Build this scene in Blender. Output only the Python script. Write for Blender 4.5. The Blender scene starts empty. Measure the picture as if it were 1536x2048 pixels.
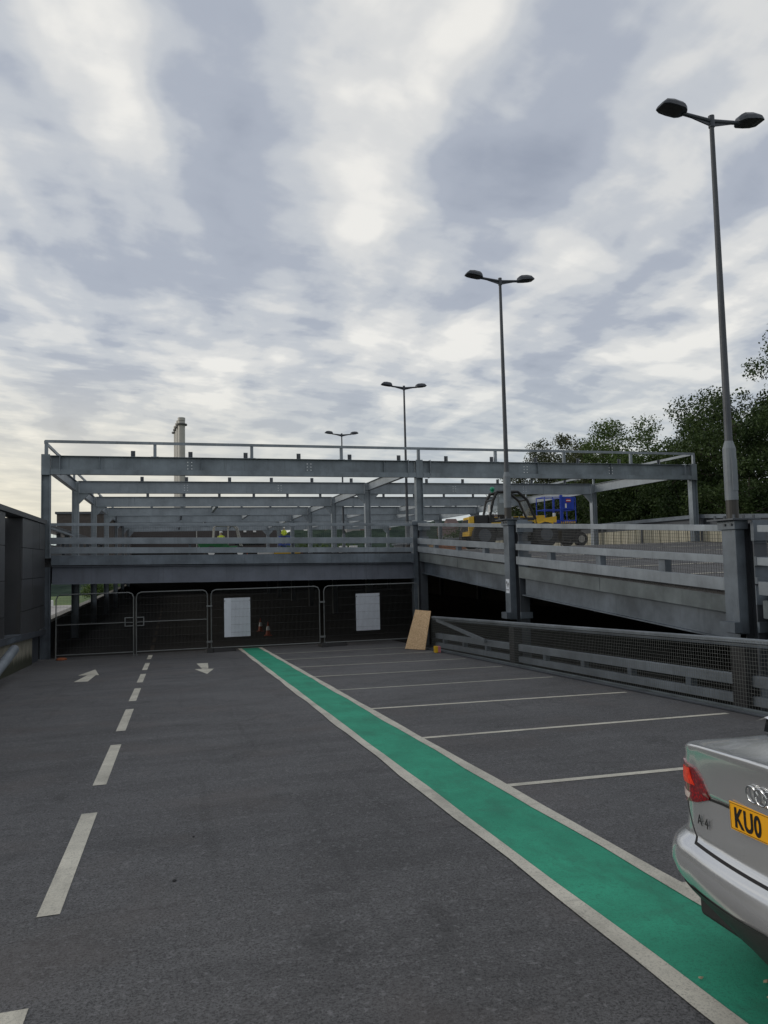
import bpy, math, random
import numpy as np
from mathutils import Vector, Matrix
R = math.radians
random.seed(7)
SC = bpy.context.scene
# ------------------------------------------------------------------ camera
YAW, PITCH, ROLL, FPX = R(15.939), R(3.694), R(1.35), 1484.4
fwd = Vector((math.sin(YAW)*math.cos(PITCH), math.cos(YAW)*math.cos(PITCH), math.sin(PITCH)))
r0 = Vector((math.cos(YAW), -math.sin(YAW), 0)); u0 = r0.cross(fwd)
rt = r0*math.cos(ROLL) - u0*math.sin(ROLL); up = r0*math.sin(ROLL) + u0*math.cos(ROLL)
cd = bpy.data.cameras.new('camera'); cam = bpy.data.objects.new('camera', cd); SC.collection.objects.link(cam)
cam.matrix_world = Matrix(((rt.x, up.x, -fwd.x, 0), (rt.y, up.y, -fwd.y, 0), (rt.z, up.z, -fwd.z, 0), (0, 0, 0, 1)))
cd.sensor_fit = 'VERTICAL'; cd.sensor_height = 36; cd.lens = FPX*36/2048
cd.clip_start = .05; cd.clip_end = 5000
SC.camera = cam
SC.view_settings.view_transform = 'Standard'; SC.view_settings.look = 'None'
SC.view_settings.exposure = 0; SC.view_settings.gamma = 1
SUN_EL, SUN_AZ = R(13), R(-66)          # azimuth measured from +Y towards +X
# ------------------------------------------------------------------ node helpers
class NT:
    def __init__(s, tree): s.t = tree; tree.nodes.clear()
    def n(s, typ, ins=None, **kw):
        nd = s.t.nodes.new(typ)
        for k, v in kw.items(): setattr(nd, k, v)
        for k, v in (ins or {}).items():
            if isinstance(v, bpy.types.NodeSocket): s.t.links.new(v, nd.inputs[k])
            else: nd.inputs[k].default_value = v
        return nd
    def math(s, op, a, b=0.0, c=0.0, clamp=False):
        nd = s.n('ShaderNodeMath', {0: a, 1: b, 2: c}, operation=op); nd.use_clamp = clamp
        return nd.outputs[0]
    def mix(s, f, a, b, blend='MIX'):
        nd = s.n('ShaderNodeMix', data_type='RGBA', blend_type=blend)
        for i, v in ((0, f), (6, a), (7, b)):
            if isinstance(v, bpy.types.NodeSocket): s.t.links.new(v, nd.inputs[i])
            else: nd.inputs[i].default_value = v if i == 0 else (*v[:3], 1)
        return nd.outputs[2]
    def ramp(s, f, stops, interp='LINEAR'):
        nd = s.n('ShaderNodeValToRGB', {0: f}); cr = nd.color_ramp; cr.interpolation = interp
        while len(cr.elements) < len(stops): cr.elements.new(.5)
        for e, (p, c) in zip(cr.elements, stops):
            e.position = p; e.color = (*c, 1) if len(c) == 3 else c
        return nd.outputs[0]
    def mr(s, v, a, b, c, d):
        return s.n('ShaderNodeMapRange', {0: v, 1: a, 2: b, 3: c, 4: d}, interpolation_type='SMOOTHSTEP').outputs[0]
    def noise(s, vec, scale, detail=4, rough=.55, dist=0.0):
        return s.n('ShaderNodeTexNoise', {'Vector': vec, 'Scale': scale, 'Detail': detail, 'Roughness': rough, 'Distortion': dist}).outputs[0]
    def scalev(s, vec, sc, loc=(0, 0, 0), rot=(0, 0, 0)):
        return s.n('ShaderNodeMapping', {0: vec, 1: loc, 2: rot, 3: sc}).outputs[0]
# ------------------------------------------------------------------ world: overcast, broken cloud
def make_world():
    w = bpy.data.worlds.new('World'); SC.world = w; w.use_nodes = True
    t = NT(w.node_tree)
    d = t.n('ShaderNodeTexCoord').outputs['Generated']
    sp = t.n('ShaderNodeSeparateXYZ', {0: d}); x, y, z = sp.outputs
    zc = t.math('MAXIMUM', z, 0.0); zz = t.math('ADD', zc, .085)
    u = t.math('DIVIDE', x, zz); v = t.math('DIVIDE', y, zz)
    uv = t.n('ShaderNodeCombineXYZ', {0: u, 1: v, 2: 0.0}).outputs[0]
    warp = t.n('ShaderNodeTexNoise', {'Vector': uv, 'Scale': .9, 'Detail': 2.0}).outputs[1]
    wv = t.n('ShaderNodeVectorMath', {0: warp, 1: (.5, .5, .5)}, operation='SUBTRACT').outputs[0]
    wv = t.n('ShaderNodeVectorMath', {0: wv, 'Scale': .34}, operation='SCALE').outputs[0]
    uvw = t.n('ShaderNodeVectorMath', {0: uv, 1: wv}, operation='ADD').outputs[0]
    uvr = t.scalev(uvw, (1, 1, 1), rot=(0, 0, R(7)))
    big = t.noise(t.scalev(uvr, (1.7, .50, 1), SKY_L1), 1.5, 2, .42)
    med = t.noise(t.scalev(uvr, (1.15, .8, 1), SKY_L2), 3.3, 5, .5)
    fine = t.noise(t.scalev(uvw, (1.0, .9, 1), (7.7, 3.1, 0), (0, 0, R(12))), 7.5, 4, .55)
    rip = t.noise(t.scalev(t.scalev(uvw, (1, 1, 1), rot=(0, 0, R(-18))), (1.5, 3.6, 1), (2.2, 9.1, 0)), 2.4, 4, .5, .25)
    fine = t.math('ADD', t.math('MULTIPLY', fine, .4), t.math('MULTIPLY', rip, .65)); fine = t.math('SUBTRACT', fine, .025)
    elev = t.mr(z, .06, .5, 0, 1)
    wb = t.math('MULTIPLY_ADD', elev, .28, .29)             # broad shapes overhead, small ones low down
    wm = t.math('MULTIPLY_ADD', elev, -.08, .38)
    wf = t.math('MULTIPLY_ADD', elev, -.20, .33)
    s = t.math('MULTIPLY', big, wb); s = t.math('MULTIPLY_ADD', med, wm, s); s = t.math('MULTIPLY_ADD', fine, wf, s)
    col = t.ramp(s, [(.32, (.345, .385, .470)), (.44, (.455, .495, .575)), (.49, (.600, .630, .675)), (.54, (.765, .772, .772)), (.60, (.95, .935, .895))], 'EASE')
    # towards the horizon the deck thins: paler, warm on the sun side, cool and clear at the very bottom
    low = t.mr(z, .02, .30, .80, 0)
    az = t.math('ADD', t.math('MULTIPLY', x, math.sin(SUN_AZ)), t.math('MULTIPLY', y, math.cos(SUN_AZ)))
    warm = t.mr(az, .02, .62, 0, 1)
    lowc = t.mix(warm, (.55, .60, .62), (.94, .865, .68))
    col = t.mix(low, col, lowc)
    clear = t.math('MULTIPLY', t.mr(z, .030, .062, 1, 0), t.mr(az, .40, .54, 0, .8))
    col = t.mix(clear, col, (.50, .615, .64))
    sky = t.n('ShaderNodeTexSky', sky_type='NISHITA', sun_disc=False, sun_elevation=SUN_EL, sun_rotation=SUN_AZ)
    skyc = t.n('ShaderNodeVectorMath', {0: sky.outputs[0], 'Scale': .07}, operation='SCALE').outputs[0]
    col = t.mix(.12, col, skyc)
    dark = t.mr(z, -.06, -.005, 0, 1)
    col = t.mix(dark, (.10, .105, .11), col)
    bg = t.n('ShaderNodeBackground', {0: col, 1: 1.0})
    out = t.n('ShaderNodeOutputWorld', {0: bg.outputs[0]})
SKY_L1 = (1.8134, 16.1929, 0); SKY_L2 = (13.8688, .8376, 0)
make_world()
sd = bpy.data.lights.new('sun', 'SUN'); sd.energy = 1.0; sd.angle = R(16); sd.color = (1, .94, .85)
so = bpy.data.objects.new('sun', sd); SC.collection.objects.link(so)
sdir = Vector((math.sin(SUN_AZ)*math.cos(SUN_EL), math.cos(SUN_AZ)*math.cos(SUN_EL), math.sin(SUN_EL)))
so.rotation_euler = (-sdir).to_track_quat('-Z', 'Y').to_euler()
# ------------------------------------------------------------------ materials
MATS = {}
def mat(name, build):
    m = bpy.data.materials.new(name); m.use_nodes = True; t = NT(m.node_tree)
    P = t.n('ShaderNodeNewGeometry').outputs['Position']
    b = t.n('ShaderNodeBsdfPrincipled'); o = t.n('ShaderNodeOutputMaterial', {0: b.outputs[0]})
    build(t, P, b, o); MATS[name] = m; return m
def setb(t, b, k, v):
    if isinstance(v, bpy.types.NodeSocket): t.t.links.new(v, b.inputs[k])
    else: b.inputs[k].default_value = (*v, 1) if isinstance(v, tuple) and len(v) == 3 else v
def bump(t, b, h, strength, dist):
    setb(t, b, 'Normal', t.n('ShaderNodeBump', {'Height': h, 'Strength': strength, 'Distance': dist}).outputs[0])
def plain(name, col, rough=.6, metal=0.0, var=.12, scale=6.0, bumpy=0.0):
    def f(t, P, b, o):
        n = t.noise(P, scale, 5, .6)
        k = t.ramp(n, [(.3, tuple(c*(1-var) for c in col)), (.7, tuple(min(1, c*(1+var)) for c in col))])
        setb(t, b, 'Base Color', k); setb(t, b, 'Metallic', metal)
        setb(t, b, 'Roughness', t.math('MULTIPLY_ADD', n, .2, rough-.1))
        if bumpy: bump(t, b, t.noise(P, 60, 3), bumpy, .01)
    return mat(name, f)
def steel(name, col, streak=.25, rough=.5, metal=.25):
    def f(t, P, b, o):
        n = t.noise(P, 1.3, 5, .62); st = t.noise(t.scalev(P, (9, 9, .7)), 1.0, 4, .6); sp = t.noise(P, 22, 3, .7)
        c = t.ramp(n, [(.32, tuple(x*(1-streak) for x in col)), (.68, tuple(x*(1+streak*.7) for x in col))])
        c = t.mix(t.mr(st, .52, .72, 0, .45), c, tuple(x*.62 for x in col))
        c = t.mix(t.mr(sp, .60, .76, 0, .35), c, tuple(x*1.35 for x in col))
        rust = t.math('MULTIPLY', t.mr(st, .6, .72, 0, .5), t.mr(n, .55, .7, 0, 1))
        c = t.mix(rust, c, (.13, .115, .095))
        setb(t, b, 'Base Color', c); setb(t, b, 'Metallic', metal)
        setb(t, b, 'Roughness', t.math('MULTIPLY_ADD', sp, .3, rough-.15))
    return mat(name, f)
def asphalt(name, a, c2, grain=True):
    def f(t, P, b, o):
        blot = t.noise(P, .5, 5, .62, .5); streaks = t.noise(t.scalev(P, (.45, 2.4, 1), rot=(0, 0, R(-10))), 1.1, 6, .68)
        g = t.noise(P, 70, 4, .85); g2 = t.noise(P, 24, 4, .8); spk = t.noise(P, 150, 2, .9)
        m = t.math('MULTIPLY_ADD', streaks, .5, t.math('MULTIPLY', blot, .5))
        c = t.ramp(m, [(.38, a), (.60, c2)])
        c = t.mix(t.mr(t.noise(P, 1.5, 5, .65, 1.0), .54, .72, 0, .5), c, tuple(x*.5 for x in a))
        c = t.mix(t.mr(t.noise(t.scalev(P, (1, 3.5, 1)), 2.6, 4, .7), .56, .70, 0, .35), c, tuple(x*.5 for x in a))
        tyre = t.noise(t.scalev(P, (5.0, .22, 1), (3, 1, 0)), 1.0, 3, .55)
        c = t.mix(t.mr(tyre, .60, .72, 0, .30), c, tuple(x*.5 for x in a))
        oil = t.n('ShaderNodeTexVoronoi', {'Vector': P, 'Scale': .55, 'Randomness': 1.0}).outputs[0]
        oil = t.math('ADD', oil, t.math('MULTIPLY', t.noise(P, 6, 4, .7), .35))
        c = t.mix(t.mr(oil, .20, .34, .55, 0), c, tuple(x*.4 for x in a))
        c = t.mix(t.mr(g, .40, .54, .80, 0), c, tuple(x*.22 for x in a))
        c = t.mix(t.mr(g2, .54, .66, 0, .45), c, tuple(x*1.75 for x in c2))
        c = t.mix(t.mr(spk, .60, .72, 0, .55), c, tuple(x*2.0 for x in c2))
        c = t.mix(t.mr(t.noise(P, .9, 3), .5, .68, 0, .35), c, (a[0]*1.22, a[1]*1.08, a[2]*1.0))
        setb(t, b, 'Base Color', c); setb(t, b, 'Roughness', t.math('MULTIPLY_ADD', m, -.25, .86)); setb(t, b, 'Specular IOR Level', .35)
        bump(t, b, t.math('ADD', g, t.math('MULTIPLY', g2, .8)), .7, .008)
    return mat(name, f)
def paint(name, col, wear=.5, under=(.06, .058, .062)):
    def f(t, P, b, o):
        g = t.noise(P, 80, 4, .85); g2 = t.noise(P, 22, 4, .75); l = t.noise(P, 2.2, 4, .6)
        c = t.ramp(l, [(.3, tuple(x*.80 for x in col)), (.7, tuple(min(1, x*1.12) for x in col))])
        c = t.mix(t.mr(g2, .52, .70, 0, .30), c, tuple(x*.62 for x in col))
        c = t.mix(t.mr(t.noise(t.scalev(P, (1.2, .5, 1)), 2.4, 5, .7), .50, .68, 0, .5), c, tuple(x*.5+.015 for x in col))
        c = t.mix(t.mr(t.noise(t.scalev(P, (.6, 3.5, 1), (4, 2, 0)), 1.3, 4, .7), .58, .70, 0, .4), c, tuple(x*.6+.02 for x in col))
        th = t.math('MULTIPLY_ADD', l, .12, t.math('MULTIPLY_ADD', g, .6, t.math('MULTIPLY', g2, .4)))
        c = t.mix(t.mr(th, .63, .72, 0, wear), c, under)
        c = t.mix(t.mr(g, .34, .50, wear*.9, 0), c, under)
        setb(t, b, 'Base Color', c); setb(t, b, 'Roughness', .8); setb(t, b, 'Specular IOR Level', .3)
        bump(t, b, g, .5, .005)
    return mat(name, f)
M = {}
M['deck'] = asphalt('deck_asphalt', (.090, .089, .091), (.138, .137, .140))
M['deck2'] = asphalt('upper_deck_asphalt', (.10, .10, .104), (.15, .15, .154))
M['white'] = paint('white_paint', (.62, .59, .50), .55)
M['white2'] = paint('faded_white_paint', (.46, .45, .39), .6)
M['green'] = paint('green_paint', (.036, .335, .205), .62, (.025, .10, .072))
M['steel'] = steel('galvanised_steel', (.135, .160, .188), .40)
M['steel_l'] = steel('light_steel', (.225, .255, .285), .3)
M['frame'] = steel('new_frame_steel', (.195, .228, .255), .3)
M['steel_d'] = steel('dark_steel', (.085, .095, .11), .2)
M['beamdark'] = steel('edge_beam_steel', (.15, .165, .20), .2)
M['frame_haze'] = steel('hazed_frame_steel', (.27, .305, .335), .2)  # frame steel paled in its colour for distance haze on the rear beams
M['fascia'] = steel('fascia_concrete', (.115, .135, .142), .38, .75, 0)
M['wire'] = plain('wire', (.20, .21, .20), .5, .3)
M['wired'] = plain('gate_wire', (.075, .078, .078), .6, .2)
M['tube'] = plain('galvanised_tube', (.17, .18, .18), .45, .4)
M['lamp'] = plain('lamp_paint', (.035, .042, .055), .45, .1)
M['pole'] = steel('pole_galvanised', (.062, .070, .083), .3, .6, 0)
M['polebase'] = steel('pole_base_galvanised', (.15, .17, .19), .25, .6, .0)
M['poled'] = plain('pole_bitumen', (.035, .033, .030), .6)
M['black'] = plain('black_rubber', (.018, .018, .019), .7)
M['shade_conc'] = plain('dark_concrete', (.022, .021, .020), .9, 0, .3, 2)  # concrete and floor below darkened in colour to deepen the lower level's shade
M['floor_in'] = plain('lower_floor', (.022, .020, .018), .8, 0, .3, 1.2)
M['conc'] = plain('stained_concrete', (.26, .24, .20), .85, 0, .3, 3, .3)
M['parapet'] = plain('parapet_concrete', (.34, .33, .30), .85, 0, .2, 2)
M['board'] = plain('white_board', (.62, .66, .72), .5, 0, .05)
M['orange'] = plain('orange_plastic', (.75, .13, .03), .5)
M['whitep'] = plain('white_plastic', (.72, .72, .70), .5)
M['yellow'] = plain('machine_yellow', (.68, .42, .02), .4, 0, .1)
M['blue'] = plain('machine_blue', (.02, .06, .42), .4, 0, .15)
M['mgreen'] = plain('machine_green', (.015, .13, .04), .5)
M['hivis'] = plain('hi_vis_cloth', (.62, .75, .06), .8)
M['skin'] = plain('skin', (.45, .28, .2), .6)
M['trouser'] = plain('dark_cloth', (.03, .035, .05), .9)
M['red'] = plain('red_paint', (.45, .03, .03), .5)
M['rust'] = plain('rust_orange', (.30, .09, .035), .7, 0, .3)
M['brick'] = plain('orange_brick', (.42, .20, .12), .9, 0, .35, 9)
M['cream'] = plain('pale_wall', (.48, .45, .38), .8, 0, .1)
M['darkclad'] = plain('far_dark_cladding', (.050, .040, .038), .6, 0, .15, 3)
M['chim'] = plain('flue_steel', (.36, .35, .32), .5, .1, .1, 1.5)
M['chimd'] = plain('flue_collar', (.06, .06, .06), .6)
M['bark'] = plain('bark', (.055, .045, .035), .9, 0, .3, 8)
M['bolt_or_hole'] = plain('bright_hole', (.75, .77, .78), .3, .3)  # bright stand-in for sky seen through the beam's bolt holes
M['dim'] = plain('shaded_paint', (.10, .075, .06), .9)  # dash paint dimmed in its colour for the gloom of the lower level
M['road'] = plain('far_road', (.42, .39, .36), .9, 0, .2, .3)
M['roof'] = plain('roof_tile', (.13, .09, .085), .9, 0, .25, 2)
def _clad(t, P, b, o):
    n = t.noise(P, .9, 3, .5); st = t.noise(t.scalev(P, (5, 5, .4)), 1, 4, .6)
    c = t.ramp(n, [(.3, (.060, .062, .066)), (.7, (.090, .092, .097))])
    c = t.mix(t.mr(st, .55, .75, 0, .5), c, (.075, .068, .055))
    oi = t.n('ShaderNodeObjectInfo').outputs['Random']
    c = t.mix(t.math('MULTIPLY', oi, .6), c, (.12, .123, .13))
    setb(t, b, 'Base Color', c); setb(t, b, 'Roughness', .38); setb(t, b, 'Metallic', .25)
M['clad'] = mat('dark_cladding_panel', _clad)
def _moss(t, P, b, o):
    n = t.noise(P, 3, 5, .6); z = t.n('ShaderNodeSeparateXYZ', {0: P}).outputs[2]
    st = t.noise(t.scalev(P, (7, 7, .8)), 1.3, 4, .7)
    c = t.ramp(n, [(.3, (.20, .19, .15)), (.7, (.34, .32, .25))])
    h = t.math('SUBTRACT', z, t.math('MULTIPLY_ADD', t.n('ShaderNodeSeparateXYZ', {0: P}).outputs[1], -.042, -1.7935))
    c = t.mix(t.mr(t.math('ADD', h, t.math('MULTIPLY', st, -.7)), -.15, .08, .95, 0), c, (.028, .032, .016))
    setb(t, b, 'Base Color', c); setb(t, b, 'Roughness', .9)
M['moss'] = mat('mossy_concrete', _moss)
def _ribs(t, P, b, o):
    sp = t.n('ShaderNodeSeparateXYZ', {0: P})
    n = t.noise(t.scalev(P, (1, 6, .3)), 2.2, 4, .7)
    c = t.ramp(n, [(.3, (.30, .28, .20)), (.72, (.56, .53, .42))])
    setb(t, b, 'Base Color', c); setb(t, b, 'Roughness', .7)
M['ribs'] = mat('cream_ribbed_cladding', _ribs)
def _osb(t, P, b, o):
    a = t.noise(t.scalev(P, (14, 14, 40)), 1, 3, .7); c2 = t.noise(t.scalev(P, (45, 45, 12), rot=(0, R(30), 0)), 1, 3, .7)
    m = t.math('MULTIPLY_ADD', a, .5, t.math('MULTIPLY', c2, .5))
    setb(t, b, 'Base Color', t.ramp(m, [(.36, (.38, .24, .12)), (.5, (.56, .38, .21)), (.62, (.70, .51, .31))])); setb(t, b, 'Roughness', .7)
M['osb'] = mat('chipboard', _osb)
def _grassg(t, P, b, o):
    n = t.noise(P, .05, 5, .6); f2 = t.noise(P, 1.2, 4, .7)
    c = t.ramp(n, [(.42, (.055, .105, .02)), (.58, (.11, .16, .035))])
    c = t.mix(t.mr(f2, .4, .65, 0, .4), c, (.03, .06, .015))
    setb(t, b, 'Base Color', c); setb(t, b, 'Roughness', .95)
M['grass'] = mat('grass_ground', _grassg)
def _hill(t, P, b, o):
    n = t.noise(P, .06, 6, .7); f2 = t.noise(P, .35, 4, .7)
    c = t.ramp(n, [(.38, (.030, .043, .038)), (.6, (.055, .078, .058))])
    c = t.mix(t.mr(f2, .45, .65, 0, .6), c, (.018, .03, .02))
    setb(t, b, 'Base Color', c); setb(t, b, 'Roughness', 1.0); setb(t, b, 'Specular IOR Level', 0.0)
M['hill'] = mat('wooded_hill', _hill)
def leafmat(name, a, c2):
    def f(t, P, b, o):
        n = t.noise(P, .7, 3, .6); n2 = t.noise(P, 9, 2, .6)
        m = t.math('MULTIPLY_ADD', n, .6, t.math('MULTIPLY', n2, .4))
        c = t.ramp(m, [(.36, a), (.64, c2)])
        setb(t, b, 'Base Color', c); setb(t, b, 'Roughness', .6); setb(t, b, 'Specular IOR Level', .25)
        tr = t.n('ShaderNodeBsdfTranslucent', {0: c}); mx = t.n('ShaderNodeMixShader', {0: .22, 1: b.outputs[0], 2: tr.outputs[0]})
        t.t.links.new(mx.outputs[0], o.inputs[0])
    return mat(name, f)
M['leafA'] = leafmat('leaf_dark_green', (.018, .038, .012), (.065, .10, .028))
M['leafB'] = leafmat('leaf_mid_green', (.030, .060, .016), (.10, .15, .036))
M['leafC'] = leafmat('leaf_olive', (.034, .046, .020), (.10, .11, .05))
def glass(name, col, alpha=.35):
    def f(t, P, b, o):
        setb(t, b, 'Base Color', col); setb(t, b, 'Roughness', .05); setb(t, b, 'Alpha', alpha); setb(t, b, 'Specular IOR Level', .7)
    return mat(name, f)
M['glass'] = glass('cab_glass', (.50, .56, .58), .42)
def _cg(t, P, b, o):
    setb(t, b, 'Base Color', (.012, .014, .016)); setb(t, b, 'Roughness', .04)
M['carglass'] = mat('car_glass', _cg)
def _cp(t, P, b, o):
    fl = t.noise(P, 900, 1); n = t.noise(P, 5, 4)
    c = t.ramp(fl, [(.3, (.58, .59, .60)), (.7, (.72, .73, .74))])
    setb(t, b, 'Base Color', c); setb(t, b, 'Metallic', .70); setb(t, b, 'Roughness', t.math('MULTIPLY_ADD', n, .10, .17))
    setb(t, b, 'Coat Weight', .8); setb(t, b, 'Coat Roughness', .06)
M['carpaint'] = mat('silver_car_paint', _cp)
def _lr(t, P, b, o):
    v = t.n('ShaderNodeTexVoronoi', {'Vector': P, 'Scale': 70.0}).outputs[0]
    setb(t, b, 'Base Color', t.ramp(v, [(.1, (.42, .006, .008)), (.6, (.16, .002, .004))])); setb(t, b, 'Roughness', .12); setb(t, b, 'Coat Weight', 1.0)
M['lampred'] = mat('red_lens', _lr)
M['lampor'] = plain('inner_red_lens', (.80, .045, .015), .2, 0, .3, 60)
M['lampwh'] = plain('white_lens', (.62, .50, .46), .2, 0, .3, 70)
M['chrome'] = plain('chrome', (.75, .76, .77), .15, 1.0, .03)
M['plate'] = plain('yellow_plate', (.80, .38, .01), .35, 0, .06)
M['ink'] = plain('black_ink', (.01, .01, .011), .4)
M['seam'] = plain('shut_line', (.012, .012, .013), .8)
M['trim'] = plain('black_plastic_trim', (.022, .022, .023), .55)
# ------------------------------------------------------------------ mesh builder
def frame(p0, p1, upv=(0, 0, 1)):
    p0 = Vector(p0); p1 = Vector(p1); f = (p1-p0).normalized(); u = Vector(upv)
    s = f.cross(u)
    if s.length < 1e-5: s = f.cross(Vector((0, 1, 0)))
    s.normalize(); u = s.cross(f).normalized()
    return p0, p1, f, s, u
class MB:
    def __init__(s): s.v = []; s.f = []
    def add(s, vs, fs):
        n = len(s.v); s.v += [tuple(v) for v in vs]; s.f += [tuple(i+n for i in f) for f in fs]; return s
    def hexa(s, vs):
        return s.add(vs, [(0, 3, 2, 1), (4, 5, 6, 7), (0, 1, 5, 4), (1, 2, 6, 5), (2, 3, 7, 6), (3, 0, 4, 7)])
    def box(s, x0, x1, y0, y1, z0, z1):
        return s.hexa([(x0, y0, z0), (x1, y0, z0), (x1, y1, z0), (x0, y1, z0), (x0, y0, z1), (x1, y0, z1), (x1, y1, z1), (x0, y1, z1)])
    def bar(s, p0, p1, w, h, upv=(0, 0, 1), so=0.0, uo=0.0):   # w across, h along up; so / uo shift sideways / up
        p0, p1, f, sd_, u = frame(p0, p1, upv); o = sd_*so + u*uo
        a, c = sd_*(w/2), u*(h/2)
        q = [p0+o-a-c, p0+o+a-c, p0+o+a+c, p0+o-a+c]; r = [v+(p1-p0) for v in q]
        return s.hexa([q[0], q[1], r[1], r[0], q[3], q[2], r[2], r[3]])
    def ibeam(s, p0, p1, d, w, tf=.016, tw=.011, upv=(0, 0, 1)):  # p0, p1 on the centre line
        s.bar(p0, p1, w, tf, upv, 0, d/2-tf/2); s.bar(p0, p1, w, tf, upv, 0, -d/2+tf/2)
        return s.bar(p0, p1, tw, d-2*tf+.002, upv)
    def tube(s, p0, p1, r, r2=None, n=10):
        r2 = r if r2 is None else r2
        p0, p1, f, a, u = frame(p0, p1); vs = []
        for p, rr in ((p0, r), (p1, r2)):
            vs += [p + (a*math.cos(2*math.pi*i/n)+u*math.sin(2*math.pi*i/n))*rr for i in range(n)]
        return s.add(vs, [(i, (i+1) % n, n+(i+1) % n, n+i) for i in range(n)] + [tuple(range(n))[::-1], tuple(range(n, 2*n))])
    def path(s, pts, r, n=8):
        for a, b_ in zip(pts, pts[1:]): s.tube(a, b_, r, n=n)
        return s
    def torus(s, c, ax, R_, r, n=28, m=8):
        ax = Vector(ax).normalized(); a = ax.orthogonal().normalized(); b_ = ax.cross(a); c = Vector(c); vs = []
        for i in range(n):
            t = 2*math.pi*i/n; d = a*math.cos(t)+b_*math.sin(t)
            vs += [c+d*(R_+r*math.cos(2*math.pi*j/m))+ax*(r*math.sin(2*math.pi*j/m)) for j in range(m)]
        return s.add(vs, [(i*m+j, i*m+(j+1) % m, ((i+1) % n)*m+(j+1) % m, ((i+1) % n)*m+j) for i in range(n) for j in range(m)])
    def sphere(s, c, r, sz=1.0, n=12, m=8):
        c = Vector(c); vs = [c+Vector((0, 0, r*sz))]
        for j in range(1, m):
            th = math.pi*j/m
            vs += [c+Vector((r*math.sin(th)*math.cos(2*math.pi*i/n), r*math.sin(th)*math.sin(2*math.pi*i/n), r*sz*math.cos(th))) for i in range(n)]
        vs.append(c-Vector((0, 0, r*sz))); L = len(vs)-1
        fs = [(0, 1+i, 1+(i+1) % n) for i in range(n)]
        for j in range(m-2):
            fs += [(1+j*n+i, 1+(j+1)*n+i, 1+(j+1)*n+(i+1) % n, 1+j*n+(i+1) % n) for i in range(n)]
        fs += [(L, 1+(m-2)*n+(i+1) % n, 1+(m-2)*n+i) for i in range(n)]
        return s.add(vs, fs)
    def prism(s, poly, z0, z1):   # poly of (x, y); extruded up
        n = len(poly)
        return s.add([(x, y, z0) for x, y in poly]+[(x, y, z1) for x, y in poly],
                     [tuple(range(n))[::-1], tuple(range(n, 2*n))]+[(i, (i+1) % n, n+(i+1) % n, n+i) for i in range(n)])
    def grid(s, rows):
        n = len(rows[0])
        return s.add([p for r_ in rows for p in r_], [(i*n+j, i*n+j+1, (i+1)*n+j+1, (i+1)*n+j) for i in range(len(rows)-1) for j in range(n-1)])
    def loft(s, rings, cap=True):
        n = len(rings[0]); k = len(rings)
        fs = [(i*n+j, i*n+(j+1) % n, (i+1)*n+(j+1) % n, (i+1)*n+j) for i in range(k-1) for j in range(n)]
        if cap: fs += [tuple(range(n))[::-1], tuple(range((k-1)*n, k*n))]
        return s.add([p for r_ in rings for p in r_], fs)
    def build(s, name, m, parent=None, smooth=False, local=False, bevel=0.0, normals=False):
        me = bpy.data.meshes.new(name); vs = s.v
        if parent is not None and not local:
            L = WORLD[parent.name]; vs = [(a-L[0], b_-L[1], c-L[2]) for a, b_, c in vs]
        me.from_pydata(vs, [], s.f)
        if normals:
            import bmesh
            bm = bmesh.new(); bm.from_mesh(me); bmesh.ops.recalc_face_normals(bm, faces=bm.faces); bm.to_mesh(me); bm.free()
        me.materials.append(m)
        if smooth:
            for p in me.polygons: p.use_smooth = True
        o = bpy.data.objects.new(name, me); SC.collection.objects.link(o)
        if parent is not None: o.parent = parent
        WORLD[o.name] = WORLD[parent.name] if parent is not None and not local else (0, 0, 0)
        if bevel:
            b_ = o.modifiers.new('bevel', 'BEVEL'); b_.width = bevel; b_.segments = 2; b_.limit_method = 'ANGLE'
        return o
WORLD = {}
def tag(o, label=None, cat=None, group=None, kind=None):
    if label: o['label'] = label
    if cat: o['category'] = cat
    if group: o['group'] = group
    if kind: o['kind'] = kind
    return o
def thing(name, label, cat, loc=(0, 0, 0), rz=0, group=None):
    o = bpy.data.objects.new(name, None); SC.collection.objects.link(o); o.location = loc; o.rotation_euler = (0, 0, rz)
    o.empty_display_size = .2; WORLD[o.name] = tuple(loc); return tag(o, label, cat, group)
def struct(o): o['kind'] = 'structure'; return o
def copy_tree(o, loc=None, rz=None, label=None, parent=None):
    c = o.copy(); SC.collection.objects.link(c)
    if parent is not None: c.parent = parent
    if loc is not None: c.location = loc
    if rz is not None: c.rotation_euler = (0, 0, rz)
    if label: c['label'] = label
    WORLD[c.name] = tuple(c.location)
    for ch in [k for k in list(o.children)]: copy_tree(ch, parent=c)
    return c
H, S = 1.7935, .042
def dz(Y): return -H - S*Y                      # our ramped deck
def rzf(X, Y): return .30 + max(0, X-8.65)*.0125 + min(0, Y-25.6)*.0585   # upper deck and the ramp that climbs to it
Y1, XL, XC, XR, FP = 25.6, -3.87, 8.65, 20.45, 7.47
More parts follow.
